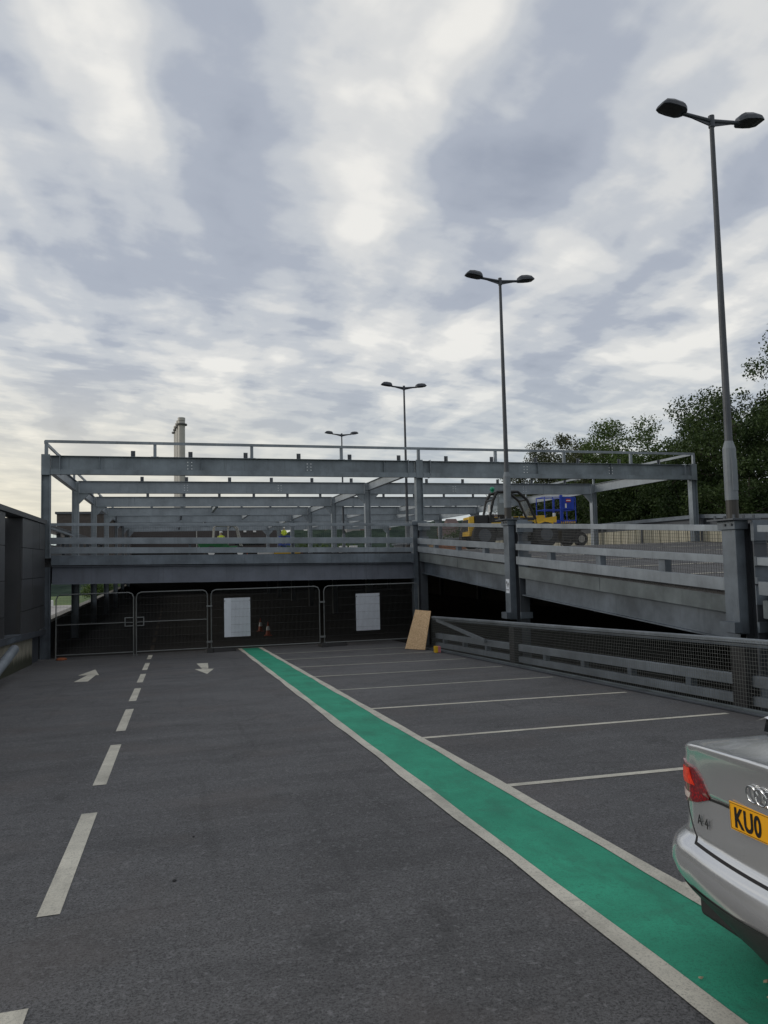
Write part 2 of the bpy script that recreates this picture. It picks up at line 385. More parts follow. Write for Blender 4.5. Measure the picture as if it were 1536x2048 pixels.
# ------------------------------------------------------------------ decks and ground
def sheet(name, x0, x1, ys, zf, th, m, nx=1, extra=None):
    mb = MB(); rows = []
    for y in ys: rows.append([(x0+(x1-x0)*i/nx, y, zf(x0+(x1-x0)*i/nx, y)) for i in range(nx+1)])
    mb.grid(rows)
    if th:
        mb.grid([[(p[0], p[1], p[2]-th) for p in r_][::-1] for r_ in rows])
        for edge in ([r_[0] for r_ in rows][::-1], [r_[-1] for r_ in rows], rows[0], rows[-1][::-1]):
            mb.grid([[(p[0], p[1], p[2]-th) for p in edge], edge])
    return struct(mb.build(name, m))
sheet('ramp_deck', -4.6, 7.52, [-14, 25.9], lambda x, y: dz(y), .3, M['deck'])
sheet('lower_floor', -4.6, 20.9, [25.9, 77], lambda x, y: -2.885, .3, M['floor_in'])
sheet('upper_deck', XL-.12, 20.9, [25.78, 77], lambda x, y: rzf(x, y), .28, M['deck2'], 12)
sheet('upper_ramp', 8.78, 20.9, [-12, 25.76], lambda x, y: rzf(x, y), .26, M['deck2'], 6)
sheet('under_ramp', 7.56, 20.9, [-12, 25.88], lambda x, y: rzf(x, y)-3.35, .2, M['shade_conc'], 1)
g = MB(); g.grid([[(-3000, -600, -8.6), (3000, -600, -8.6)], [(-3000, 3500, -8.6), (3000, 3500, -8.6)]]); struct(g.build('ground', M['grass']))
struct(MB().box(-120, -4.9, 18, 182, -8.59, -8.5).build('yard', M['road']))
# ------------------------------------------------------------------ road markings (4 mm above the deck)
def mark(name, quads, m, lift=.004, zf=None):
    mb = MB()
    for q in quads:
        mb.add([(x, y, (zf(x, y) if zf else dz(y))+lift) for x, y in q], [tuple(range(len(q)))])
    return struct(mb.build(name, m))
def wob(s, a=.012): return a*math.sin(s*1.7)+a*.6*math.sin(s*4.1+1)
def strip(x0, x1, ya, yb, n=60, w=.01):
    q = []
    for i in range(n):
        s0, s1 = ya+(yb-ya)*i/n, ya+(yb-ya)*(i+1)/n
        q.append([(x0+wob(s0, w), s0), (x1+wob(s0+9, w*.5), s0), (x1+wob(s1+9, w*.5), s1), (x0+wob(s1, w), s1)])
    return q
mark('walkway', strip(2.205, 2.80, -3, 25.6, w=0), M['green'])
mark('walkway_edge_line', strip(2.105, 2.215, -3, 25.6), M['white'], .008)
mark('walkway_edge_line', strip(2.785, 2.895, -3, 25.6), M['white'], .0085)
dash = [(1.62, 3.74), (4.77, 6.88), (7.87, 9.93), (10.93, 13.0), (14.0, 15.93), (17.0, 18.84), (19.86, 21.95), (23.3, 25.0)]
for a, b_ in dash: mark('centre_dash', [[(-.76, a), (-.635, a), (-.625, b_), (-.75, b_)]], M['white'])
for k in range(9): mark('centre_dash', [[(-.76, 26.4+k*3.05), (-.635, 26.4+k*3.05), (-.635, 28.3+k*3.05), (-.76, 28.3+k*3.05)]], M['dim'], .004, lambda x, y: -2.885)
bays = [(1.45, 1.2), (3.86, 3.62), (6.29, 6.02), (8.66, 8.415), (11.11, 10.72), (13.5, 13.16), (15.9, 15.47), (18.15, 17.66), (20.42, 20.1), (22.6, 22.3)]
for a, b_ in bays: mark('bay_line', [[(2.84, a-.045), (7.09, b_-.045), (7.09, b_+.045), (2.84, a+.045)]], M['white'] if a < 12 else M['white2'])
mark('lane_arrow', [[(-2.13, 17.95), (-1.83, 17.9), (-1.79, 19.40), (-1.98, 19.5)], [(-2.21, 19.45), (-1.72, 19.25), (-1.95, 20.85)]], M['white'])
mark('lane_arrow', [[(.60, 20.85), (.90, 20.8), (.84, 19.2), (.69, 19.22)], [(.51, 19.25), (.97, 19.1), (.755, 17.9)]], M['white'])
zr = lambda x, y: rzf(x, y)
for Y in (8, 10.4, 12.8, 15.2, 17.6, 20, 22.4, 24.8): mark('bay_line', [[(8.95+i*1.0, Y-.05), (9.95+i*1.0, Y-.05), (9.95+i*1.0, Y+.05), (8.95+i*1.0, Y+.05)] for i in range(4)]+[[(16.3+i*1.0, Y-.05), (17.3+i*1.0, Y-.05), (17.3+i*1.0, Y+.05), (16.3+i*1.0, Y+.05)] for i in range(4)], M['white'], .006, zr)
# ------------------------------------------------------------------ new steel frame on the upper deck
sf = thing('steel_frame', 'bare grey steel frame of columns and beams under construction on the upper deck', 'steel frame', (XL, Y1, .35))
ZT, ZB = 3.58, 2.98
NF = 7
def col_h(mb, x, y, z0, z1, d=.26, w=.25): mb.ibeam((x, y, z0), (x, y, z1), d, w, .018, .012, (1, 0, 0))
for k in range(NF):
    y = Y1+k*FP; d = .6 if k == 0 else .52
    zt = ZT; zb = zt-d
    for x in (XL, XC, XR):
        z0 = rzf(x, y) + .003
        mb = MB(); col_h(mb, x, y, z0, zt-.002 if k else zt+.002)
        mb.box(x-.2, x+.2, y-.2, y+.2, z0, z0+.02)
        c = mb.build('column', (M['frame_haze'] if k else M['frame']), sf)
        if k == 0:
            for sgn in (-1, 1):
                if (x == XL and sgn < 0) or (x == XR and sgn > 0): continue
                MB().box(x+sgn*.42-.01, x+sgn*.42+.01, y-.175, y+.135, zb-.02, zt+.025).build('splice_plate', M['steel_l'], c)
            MB().box(x-.128, x+.128, y-.155, y-.131, zb-.03, zt+.03).build('end_plate', (M['frame_haze'] if k else M['frame']), c)
        else:
            for sgn in (-1, 1):
                if (x == XL and sgn < 0) or (x == XR and sgn > 0): continue
                kb = MB(); X0, X1 = x+sgn*.125, x+sgn*.55
                vs = [(X0, y-.06, zb-.45), (X0, y-.06, zb), (X1, y-.06, zb), (X0, y+.06, zb-.45), (X0, y+.06, zb), (X1, y+.06, zb)]
                kb.add(vs, [(0, 1, 2), (3, 5, 4), (0, 3, 4, 1), (0, 2, 5, 3), (1, 4, 5, 2)])
                kb.build('haunch', (M['frame_haze'] if k else M['frame']), c, normals=True)
    for xa, xb in ((XL, XC), (XC, XR)):
        mb = MB(); mb.ibeam((xa+.14, y, (zt+zb)/2), (xb-.14, y, (zt+zb)/2), zt-zb, .22, .016, .01)
        for xs in np.arange(xa+1.6, xb-1, 3.2): mb.box(xs-.005, xs+.005, y-.1, y+.1, zb+.015, zt-.015) if k == 0 and random.random() < .5 else None
        if k == 0: mb.box(xa+.14, xb-.14, y-.150, y-.112, zb-.012, zb+.155)
        bm_ = mb.build('beam', (M['frame_haze'] if k else M['frame']), sf)
        if k < 2:
            for xs in ((.5, 4.55) if xa < 0 else (12.9, 16.6)):
                for i in range(2):
                    for j in range(3): MB().box(xs+i*.13-.016, xs+i*.13+.016, y-.02, y-.0055, zt-.16-j*.11-.016, zt-.16-j*.11+.016).build('bolt_or_hole', M['bolt_or_hole'], bm_)  # bright squares added in place of see-through holes in the web
    # deck cleats standing on the beams
    if k < 4:
        for i in range(12):
            xs = -1.24+i*1.83
            if xs > XR-1: break
            cb = MB(); cb.box(xs-.07, xs+.07, y-.012, y+.006, zt+.002, zt+.20); cb.box(xs-.006, xs+.006, y-.1, y+.1, zt+.002, zt+.17)
            cb.build('cleat', M['steel_d'], sf)
for k in range(NF-1):                                   # longitudinal members
    ya, yb = Y1+k*FP+.14, Y1+(k+1)*FP-.14
    for x, d in ((XL, .42), (XC, .36), (XR, .42)):
        MB().ibeam((x, ya, ZT-.03-d/2), (x, yb, ZT-.03-d/2), d, .17, .014, .009).build('tie_beam', M['frame_haze'], sf)
    if k >= 2:
        for x in ((.55, 4.9, 12.8, 16.8) if k % 2 else (2.4, 14.7)):
            MB().ibeam((x, ya, ZT-.03-.18), (x, yb, ZT-.03-.18), .34, .15, .012, .009).build('tie_beam', M['frame_haze'], sf)
GX = [XL, -.55, 2.63, 5.78, XC+.02, 11.73, 14.62, 17.6, XR+.1]
for x in GX:
    mb = MB(); mb.bar((x, Y1, ZT+.004), (x, Y1, 4.075), .10, .09, (0, 1, 0)); mb.box(x-.12, x+.12, Y1-.07, Y1+.07, ZT+.004, ZT+.016)
    mb.build('guard_post', M['steel_l'], sf)
MB().bar((XL-.03, Y1-.053, 4.035), (XR+.13, Y1-.053, 4.035), .012, .095).bar((XL-.03, Y1-.025, 4.078), (XR+.13, Y1-.025, 4.078), .06, .008).build('guard_rail', M['steel_l'], sf)
for x, s_ in ((XL, -1), (XR, 1)):
    MB().bar((x+s_*.06, Y1+.1, 4.03), (x+s_*.06, Y1+6*FP, 4.03), .05, .10).build('guard_rail', M['steel_l'], sf)
    for k in range(1, NF):
        for yy in ((Y1+k*FP, Y1+k*FP-FP/2) if k < 4 else (Y1+k*FP,)):
            MB().bar((x+s_*.06, yy, ZT+.004), (x+s_*.06, yy, 3.975), .08, .08, (0, 1, 0)).build('guard_post', M['steel_l'], sf)
# ------------------------------------------------------------------ old car park frame below
cf = thing('car_park_frame', 'dark steel columns and ceiling beams of the unlit lower parking level', 'car park', (XL, Y1, -2.885))
for k in range(NF):
    y = Y1+k*FP
    for x in (XL, XC, XR):
        if k == 0 and x == XC: continue
        MB().ibeam((x, y, -2.95 if x != XL or k else -2.9), (x, y, rzf(x, y)-.285), .28, .26, .018, .012, (1, 0, 0)).build('column', M['steel'] if x == XL else M['steel_d'], cf)
    if k:
        for xa, xb in ((XL, XC), (XC, XR)): MB().ibeam((xa+.15, y, -.30), (xb-.15, y, -.30), .50, .2).build('ceiling_beam', M['steel_d'], cf)
# walls of the lower level; tree-side and far ones added to block light
wl = thing('light_block_wall', 'dark concrete wall added to keep daylight out of the lower level on the tree side', 'wall', (20.9, 0, -8.5))
MB().box(20.9, 21.2, -12, 77, -8.5, .1).build('wall', M['shade_conc'], wl)
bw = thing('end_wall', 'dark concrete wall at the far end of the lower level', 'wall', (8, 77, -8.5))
MB().box(-4.6, 21.2, 77.0, 77.3, -8.5, 1.2).build('wall', M['shade_conc'], bw)
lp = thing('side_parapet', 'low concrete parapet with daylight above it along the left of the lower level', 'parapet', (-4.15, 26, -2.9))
MB().box(-4.32, -4.06, 25.95, 76.9, -8.5, -1.86).build('wall', M['shade_conc'], lp)
MB().box(-4.36, -4.02, 25.95, 76.9, -1.86, -1.76).build('coping', M['parapet'], lp)
# upper left parapet behind the first frame column
up_ = thing('upper_parapet', 'dark clad parapet along the left edge of the upper deck', 'parapet', (-4.1, 26, .2))
MB().box(-4.45, -4.10, 25.9, 52, -.55, .80).build('wall', M['clad'], up_)
MB().box(-4.5, -4.06, 25.9, 52, 1.30, 1.50).build('coping', M['clad'], up_)
for i in range(11): MB().box(-4.34, -4.2, 26.1+i*2.55, 26.2+i*2.55, .8, 1.38).build('post', M['steel_d'], up_)
for i in range(5): MB().bar((-4.27, 26.2+i*5.1, .85), (-4.27, 28.6+i*5.1, 1.36), .05, .05).build('brace', M['steel'], up_)
# ------------------------------------------------------------------ edge beam and barrier across the opening
def lerp(a, b_, t): return a+(b_-a)*t
def span_members(T, p0, p1, z_a, z_b, parts):
    for nm, w, so_, m, idx in parts:
        ta, ba = z_a[idx]; tb, bb = z_b[idx]
        mb = MB(); n = 4 if nm == 'fascia' else 1
        P0, P1 = Vector((p0[0], p0[1], 0)), Vector((p1[0], p1[1], 0)); f = (P1-P0); sdv = Vector((f.y, -f.x, 0)).normalized()
        for i in range(n):
            t0, t1 = i/n, (i+1)/n
            e = .0 if i == n-1 else .004/f.length
            j = (.0, .004, -.003, .006)[i % 4] if n > 1 else 0
            a = P0+f*t0+sdv*(so_+j); b_ = P0+f*(t1-e)+sdv*(so_+j); q = []
            for z_sel in (1, 0):
                za = lerp(z_a[idx][z_sel], z_b[idx][z_sel], t0); zb = lerp(z_a[idx][z_sel], z_b[idx][z_sel], t1)
                q += [(a.x-sdv.x*w/2, a.y-sdv.y*w/2, za), (a.x+sdv.x*w/2, a.y+sdv.y*w/2, za), (b_.x+sdv.x*w/2, b_.y+sdv.y*w/2, zb), (b_.x-sdv.x*w/2, b_.y-sdv.y*w/2, zb)]
            mb.hexa(q)
        mb.build(nm, m, T, bevel=.006 if 'rail' in nm else 0, normals=True)
def mesh_sheet(T, p0, p1, zb0, zt0, zb1, zt1, pitch=.05, r=.0022, hp=.05, m=None, so_=0.0, name='mesh_panel'):
    P0, P1 = Vector((p0[0], p0[1], 0)), Vector((p1[0], p1[1], 0)); f = P1-P0; L = f.length; sdv = Vector((f.y, -f.x, 0)).normalized()*so_
    mb = MB(); n = int(L/pitch)
    for i in range(n+1):
        t = i/n; p = P0+f*t+sdv; mb.bar((p.x, p.y, lerp(zb0, zb1, t)), (p.x, p.y, lerp(zt0, zt1, t)), r*2, r*2, (f.x/L, f.y/L, 0))
    k = int((zt0-zb0)/hp); a = P0+sdv; b_ = P1+sdv
    for j in range(k+1):
        t = j/k; mb.bar((a.x, a.y, lerp(zb0, zt0, t)), (b_.x, b_.y, lerp(zb1, zt1, t)), r*2, r*2)
    return mb.build(name, m or M['wire'], T)
yF = 25.33
eb = thing('edge_beam', 'deep blue-grey steel edge beam and kerb spanning the opening above the gates', 'beam', (2.4, yF, -.7))
mb = MB(); 
za = dict(top=.045, bot=-.53); zb_ = dict(top=-.125, bot=-.685)
def zft(x): return lerp(.045, -.125, (x-XL)/(8.4-XL))
mb.bar((XL+.2, yF+.18, .045-.2875), (8.38, yF+.18, -.125-.28), .012, .54)
mb.bar((XL+.2, yF+.14, .045-.01), (8.38, yF+.14, -.125-.01), .20, .02); mb.bar((XL+.2, yF+.14, -.53+.01), (8.38, yF+.14, -.685+.01), .22, .02)
mb.build('beam', M['beamdark'], eb)
span_members(eb, (XL+.2, yF), (8.30, yF), [(.373, .075)], [(.205, -.105)], [('fascia', .05, .0, M['steel'], 0)])
MB().bar((XL+.2, yF+.15, .385-.01), (8.3, yF+.15, .215-.01), .26, .012).build('deck_edge', M['steel_l'], eb)
fb = thing('front_barrier', 'horizontal grey crash rails and handrail along the deck edge above the gates', 'barrier', (2.4, yF, .3))
A = [(1.405, 1.315), (.945, .74), (.643, .44)]; B = [(1.292, 1.20), (.785, .575), (.425, .262)]
span_members(fb, (XL+.17, yF), (8.28, yF), A, B, [('top_rail', .06, -.05, M['steel_l'], 0), ('crash_rail', .10, -.02, M['steel_l'], 1), ('crash_rail', .10, -.02, M['steel_l'], 2)])
mesh_sheet(fb, (XL+.25, yF), (8.25, yF), .45, 1.33, .28, 1.21, .075, .0018, .075, M['wired'], -.09)
for t in (.02, .35, .64): 
    x = lerp(XL+.3, 8.2, t); MB().box(x-.04, x+.04, yF+.075, yF+.15, lerp(.39, .22, t), lerp(.94, .78, t)).build('post', M['steel_d'], fb)
MB().bar((XL+.2, yF+.05, 1.25), (XL+.9, yF+.05, .98), .05, .05).build('brace', M['steel_l'], fb)
# ------------------------------------------------------------------ old columns with the lamp supports
YA, YB = 9.68, 17.65
def old_column(x, y, ztop, label, lamp=True):
    t = thing('car_park_column', label, 'column', (x, y, -6), 0, 'columns along the edge of the upper ramp')
    zb = ztop
    MB().ibeam((x+.22, y-.12, -6), (x+.22, y-.12, zb-.06), .26, .26, .02, .014, (0, 1, 0)).build('stanchion', M['steel_d'], t)
    s_ = MB(); s_.box(x-.12, x+.06, y-.11, y+.19, dz(y)+.93 if lamp else -6, zb-.14); s_.build('lamp_support', M['steel'], t, bevel=.012)
    p = MB(); p.box(x-.16, x+.10, y-.15, y+.23, zb-.155, zb-.012); p.build('head_bracket', M['steel'], t, bevel=.008)
    if lamp:
        MB().box(x-.28, x+.24, y-.26, y+.32, zb-.012, zb+.012).build('base_plate', M['steel_d'], t)
        for dx_ in (-.2, -.02, .17):
            for dy_ in (-.19, .22): MB().tube((x+dx_, y+dy_, zb+.012), (x+dx_, y+dy_, zb+.07), .022, n=6).build('bolt_or_hole', M['steel_d'], t)
        for dy_ in (-.09, .05): MB().tube((x-.166, y+dy_, zb-.08), (x-.185, y+dy_, zb-.08), .022, n=6).build('bolt_or_hole', M['steel_d'], t)
        b2 = MB(); b2.box(x-.24, x+.08, y-.16, y+.22, -1.28, -1.08) if False else b2
    # flange brackets carrying the rails
    for dz_, h in ((-.02, .36), (-.62, .40), (-.98, .34)):
        MB().box(x+.065, x+.36, y-.275, y-.26, zb+dz_-h, zb+dz_).build('rail_bracket', M['steel'], t)
    rb = MB(); rb.box(x+.02, x+.46, y-.34, y-.278, zb-.34, zb-.06); rb.box(x+.05, x+.40, y-.33, y-.278, zb-.72, zb-.58); rb.box(x+.05, x+.40, y-.33, y-.278, zb-1.0, zb-.9)
    rb.build('bolt_plate', M['steel'], t)
    if lamp:
        fb2 = MB(); zz = dz(y)+.98
        fb2.box(x-.26, x-.122, y-.16, y+.16, zz-.02, zz+.14); fb2.box(x+.07, x+.40, y-.30, y-.256, zz-.02, zz+.14)
        fb2.build('fence_bracket', M['steel'], t)
    return t
cA = old_column(8.50, YA, .50, 'nearest column of the upper ramp, carrying the tallest-looking lamp post at the right')
cB = old_column(8.45, YB, .97, 'middle column of the upper ramp with a white footprint sticker on it')
cC = old_column(8.45, 25.55, 1.38, 'corner column between the level edge beam and the sloping ramp, without a lamp', False)
stk = thing('footprint_sticker', 'small white sticker with black footprints and a double arrow', 'sticker', (8.33, YB, -.9))
sx = 8.45-.12-.003
y0, z0s = YB+.01, -.93
MB().box(sx-.004, sx, y0-.09, y0+.11, z0s, z0s+.36).build('backing', M['board'], stk)
ik = MB()
def blob(cy, cz, a, b_):
    ik.add([(sx-.007, cy+a*math.cos(t*math.pi/6), cz+b_*math.sin(t*math.pi/6)) for t in range(12)], [tuple(range(12))])
blob(y0+.05, z0s+.27, .028, .045); blob(y0+.035, z0s+.205, .02, .02); blob(y0-.03, z0s+.23, .028, .045); blob(y0-.015, z0s+.165, .02, .02)
ik.add([(sx-.007, y0+.06, z0s+.075), (sx-.007, y0-.04, z0s+.075), (sx-.007, y0-.04, z0s+.09), (sx-.007, y0+.06, z0s+.09)], [(0, 1, 2, 3)])
for s_ in (1, -1): ik.add([(sx-.007, y0+.01+s_*.075, z0s+.0825), (sx-.007, y0+.01+s_*.045, z0s+.06), (sx-.007, y0+.01+s_*.045, z0s+.105)], [(0, 1, 2)])
ik.build('printing', M['ink'], stk)
# ------------------------------------------------------------------ ramp barrier and edge beams, span by span
# z of (top, bottom) at Y=9.8 and Y=25.2 on the line X=8.5
LN = {'top': ((.425, .32), (1.29, 1.18)), 'mid': ((-.06, -.185), (.745, .545)), 'low': ((-.42, -.62), (.455, .26)), 'fas': ((-.705, -.97), (.235, -.075)), 'beam': ((-.99, -1.45), (-.105, -.53))}
def zl(k, i, Y):
    (a, b_) = LN[k]; t = (Y-9.8)/(25.2-9.8); return a[i]+(b_[i]-a[i])*t
spans = [(1.2, YA-.47, 'nearest, by the right edge of the photo'), (YA+.22, YB-.30, 'between the two lamp columns'), (YB+.22, 25.25, 'farthest, ending at the corner column')]
for i, (a, b_, wh) in enumerate(spans):
    t = thing('ramp_barrier', 'grey rails with mesh along the upper ramp, ' + wh, 'barrier', (8.5, a, zl('fas', 0, a)), 0, 'barriers on the edge of the upper ramp')
    x = 8.5
    zA = [(zl(k, 0, a), zl(k, 1, a)) for k in ('top', 'mid', 'low')]; zB = [(zl(k, 0, b_), zl(k, 1, b_)) for k in ('top', 'mid', 'low')]
    span_members(t, (x, a), (x, b_), zA, zB, [('top_rail', .07, 0, M['steel_l'], 0), ('crash_rail', .10, -.02, M['steel_l'], 1), ('crash_rail', .10, -.02, M['steel_l'], 2)])
    for tt in (.22, .5, .78):
        Y = lerp(a, b_, tt); MB().box(x-.02, x+.11, Y-.09, Y+.09, zl('low', 0, Y)-.03, zl('mid', 1, Y)+.03).build('spacer', M['steel'], t)
    mesh_sheet(t, (x+.13, a), (x+.13, b_), zl('low', 1, a), zl('top', 0, a)-.04, zl('low', 1, b_), zl('top', 0, b_)-.04, .06, .0026, .06, M['wired'])
    e = thing('ramp_edge_beam', 'sloping grey edge beam under the ramp barrier, ' + wh, 'beam', (8.6, a, zl('beam', 1, a)), 0, 'edge beams of the upper ramp')
    span_members(e, (8.52, a), (8.52, b_), [(zl('fas', 0, a), zl('fas', 1, a))], [(zl('fas', 0, b_), zl('fas', 1, b_))], [('fascia', .06, 0, M['fascia'], 0)])
    m_ = MB(); d0 = zl('beam', 0, a)-zl('beam', 1, a)
    c0 = (zl('beam', 0, a)+zl('beam', 1, a))/2; c1 = (zl('beam', 0, b_)+zl('beam', 1, b_))/2
    m_.ibeam((8.68, a, c0+.02), (8.68, b_, c1+.02), d0, .21, .022, .012); m_.build('beam', M['steel'], e)
    MB().bar((8.67, a, zl('fas', 0, a)-.09), (8.67, b_, zl('fas', 0, b_)-.09), .22, .10).build('deck_edge', M['shade_conc'], e)
# ------------------------------------------------------------------ lamp posts
def lamp_post(x, y, zb, hgt, label):
    t = thing('lamp_post', label, 'lamp post', (x, y, zb), 0, 'double headed lamp posts'); L = dict(local=True)
    zt = hgt
    MB().tube((0, 0, .0), (0, 0, .30), .092, n=16).build('bitumen_foot', M['poled'], t, smooth=False, **L)
    MB().tube((0, 0, .30), (0, 0, 1.12), .098, n=16).tube((0, 0, 1.12), (0, 0, 1.24), .098, .062, n=16).box(-.05, .05, -.102, -.094, .45, .95).build('base', M['polebase'], t, **L)
    MB().tube((0, 0, 1.23), (0, 0, zt-.1), .060, .036, n=14).build('pole', M['pole'], t, smooth=False, **L)
    a = MB(); a.tube((0, 0, zt-.14), (0, 0, zt+.05), .05, n=12)
    for s_ in (-1, 1):
        a.tube((0, 0, zt-.04), (s_*.55, 0, zt+.012), .038, .032, n=10)
        a.add([(s_*.04, -.012, zt-.12), (s_*.45, -.012, zt-.02), (s_*.04, -.012, zt-.02), (s_*.04, .012, zt-.12), (s_*.45, .012, zt-.02), (s_*.04, .012, zt)], [(0, 1, 2), (3, 5, 4), (0, 3, 4, 1), (0, 2, 5, 3), (1, 4, 5, 2)])
    a.build('arm', M['lamp'], t, **L)
    for s_ in (-1, 1):
        h = MB(); rings = []
        prof = [(.51, .06, .05, .02), (.545, .115, .10, .05), (.60, .15, .12, .08), (.76, .16, .12, .09), (.89, .15, .095, .07), (.965, .11, .03, .02), (.975, .10, .006, 0)]
        for xx, w, tp, _ in prof:
            zc = zt+.018+(xx-.5)*.13
            rings.append([(s_*xx, -w, zc-.012), (s_*xx, w, zc-.012), (s_*xx, w*.96, zc+tp*.45), (s_*xx, w*.6, zc+tp), (s_*xx, -w*.6, zc+tp), (s_*xx, -w*.96, zc+tp*.45)])
        h.loft(rings); hd = h.build('lamp_head', M['lamp'], t, smooth=False, normals=True, **L)
        g_ = MB(); rings = []
        for xx, w, dp in ((.60, .085, .012), (.68, .12, .03), (.84, .125, .03), (.95, .10, .012)):
            zc = zt+.018+(xx-.5)*.13
            rings.append([(s_*xx, -w, zc-.013), (s_*xx, w, zc-.013), (s_*xx, w*.8, zc-dp), (s_*xx, -w*.8, zc-dp)])
        g_.loft(rings).build('lens', M['trim'], hd, normals=True, **L)
    return t
lamp_post(8.50, 9.74, .512, 6.55, 'nearest and tallest-looking double headed lamp post, at the right edge of the photo')
lamp_post(8.44, 17.75, .985, 6.40, 'second double headed lamp post, on the column with the footprint sticker')
lamp_post(9.3, 29.1, .31, 6.86, 'third double headed lamp post, passing just left of the middle frame column')
lamp_post(9.35, 41.2, .31, 6.93, 'farthest double headed lamp post, smallest of the four')
# ------------------------------------------------------------------ near fence on the right of our deck
XF = 7.42
nf = thing('deck_side_barrier', 'low crash barrier with wire mesh along the right side of the parking bays', 'barrier', (XF, 12, dz(12)))
ya, yb = 1.0, 21.0
def dl(h, Y): return dz(Y)+h
def dbar(nm, h0, h1, w, xo, m, a=ya, b_=yb):
    q = MB(); x = XF+xo
    q.hexa([(x-w/2, a, dl(h0, a)), (x+w/2, a, dl(h0, a)), (x+w/2, b_, dl(h0, b_)), (x-w/2, b_, dl(h0, b_)), (x-w/2, a, dl(h1, a)), (x+w/2, a, dl(h1, a)), (x+w/2, b_, dl(h1, b_)), (x-w/2, b_, dl(h1, b_))])
    return q.build(nm, m, nf, bevel=.006)
dbar('top_rail', .915, .975, .07, 0, M['steel_l']); dbar('top_rail', .86, .905, .03, .02, M['steel'])
dbar('crash_rail', .32, .47, .09, .12, M['steel_l']); dbar('crash_rail', .07, .20, .09, .12, M['steel_l'])
dbar('kerb', .004, .055, .06, -.06, M['fascia']); dbar('kerb', .004, .035, .05, -.16, M['steel_d'])
for i in range(13):
    Y = 2.1+i*1.52
    MB().box(XF+.08, XF+.19, Y-.06, Y+.06, dl(.20, Y), dl(.36, Y)).build('spacer', M['steel'], nf)
for Y in (8.52, 15.6, 1.9): MB().box(XF-.02, XF+.18, Y-.13, Y+.13, dl(.0, Y), dl(.855, Y)).build('post', M['trim'], nf)
mesh_sheet(nf, (XF-.045, ya), (XF-.045, yb), dl(.05, ya), dl(.95, ya), dl(.05, yb), dl(.95, yb), .0508, .0015, .0508, M['wire'])
MB().bar((XF+.02, 20.7, dl(.87, 20.7)), (XF+.02, 17.2, dl(.45, 17.2)), .05, .09).build('brace', M['steel_l'], nf)
# ------------------------------------------------------------------ left clad building
lb = thing('clad_building', 'dark grey panel clad building at the left edge with a recessed bay', 'building', (-5, 18, -2.6))
XB = -3.86
cols = [(8.5, 10.8, 0), (10.8, 13.0, 0), (13.0, 15.2, 0), (15.2, 17.4, 0), (17.4, 19.6, 0), (19.6, 21.75, 1), (21.75, 23.25, 0), (23.25, 24.35, 0), (24.35, 25.38, 0)]
rowz = [1.36, .56, -.29, -1.15, -1.80]
MB().box(-9, XB-.62, 8.5, 25.36, -8.5, 1.365).box(XB-.621, XB-.043, 8.5, 19.55, -1.6, 1.365).box(XB-.621, XB-.043, 21.80, 25.36, -1.7, 1.365).build('core_wall', M['black'], lb)
for a, b_, rec in cols:
    for j in range(4):
        xo = XB-.55 if rec else XB; zt_ = rowz[j]; zb2 = rowz[j+1]
        if j == 3: zb2 -= .042*(a-21)*.45
        e = random.uniform(-.006, .006)
        m_ = MB(); m_.box(xo-.04, xo+e, a+.008, b_-.008, zb2+.008, zt_-.008); m_.build('wall_panel', M['clad'], lb)
MB().box(XB-.6, XB-.045, 19.55, 19.59, -1.8, 1.36).build('recess_side', M['clad'], lb); MB().box(XB-.6, XB-.045, 21.76, 21.80, -1.9, 1.36).build('recess_side', M['clad'], lb)
for a, b_ in ((8.5, 12), (12, 15.5), (15.5, 19), (19, 22.3), (22.3, 25.4)):
    MB().box(XB-.4, XB+.05, a+.004, b_-.004, 1.37, 1.50).build('coping', M['clad'], lb)
MB().bar((XB-.25, 8.5, -1.25), (XB-.25, 25.38, -1.99), .56, .16).build('flashing', M['steel_d'], lb)
MB().box(XB-.3, XB+.03, 19.75, 21.5, -1.83, -1.72).build('sill', M['steel'], lb)
MB().box(XB-.55, XB-.10, 8.5, 23.85, -8.5, -1.75).build('plinth', M['moss'], lb)
MB().box(XB-.55, XB-.16, 23.86, 25.3, -8.5, -2.0).build('dark_infill', M['steel_d'], lb)
pp = thing('guard_pipe', 'thick grey pipe leaning down along the left wall', 'pipe', (-3.6, 19, -2.6))
MB().tube((-3.6, 19.35, -1.90), (-3.6, 15.2, -2.52), .11, n=18).sphere((-3.6, 19.35, -1.90), .11).build('pipe', M['steel_l'], pp, smooth=True)
MB().box(-3.66, -3.54, 17.2, 17.32, dz(17.2), -2.26).build('post', M['steel_d'], pp)
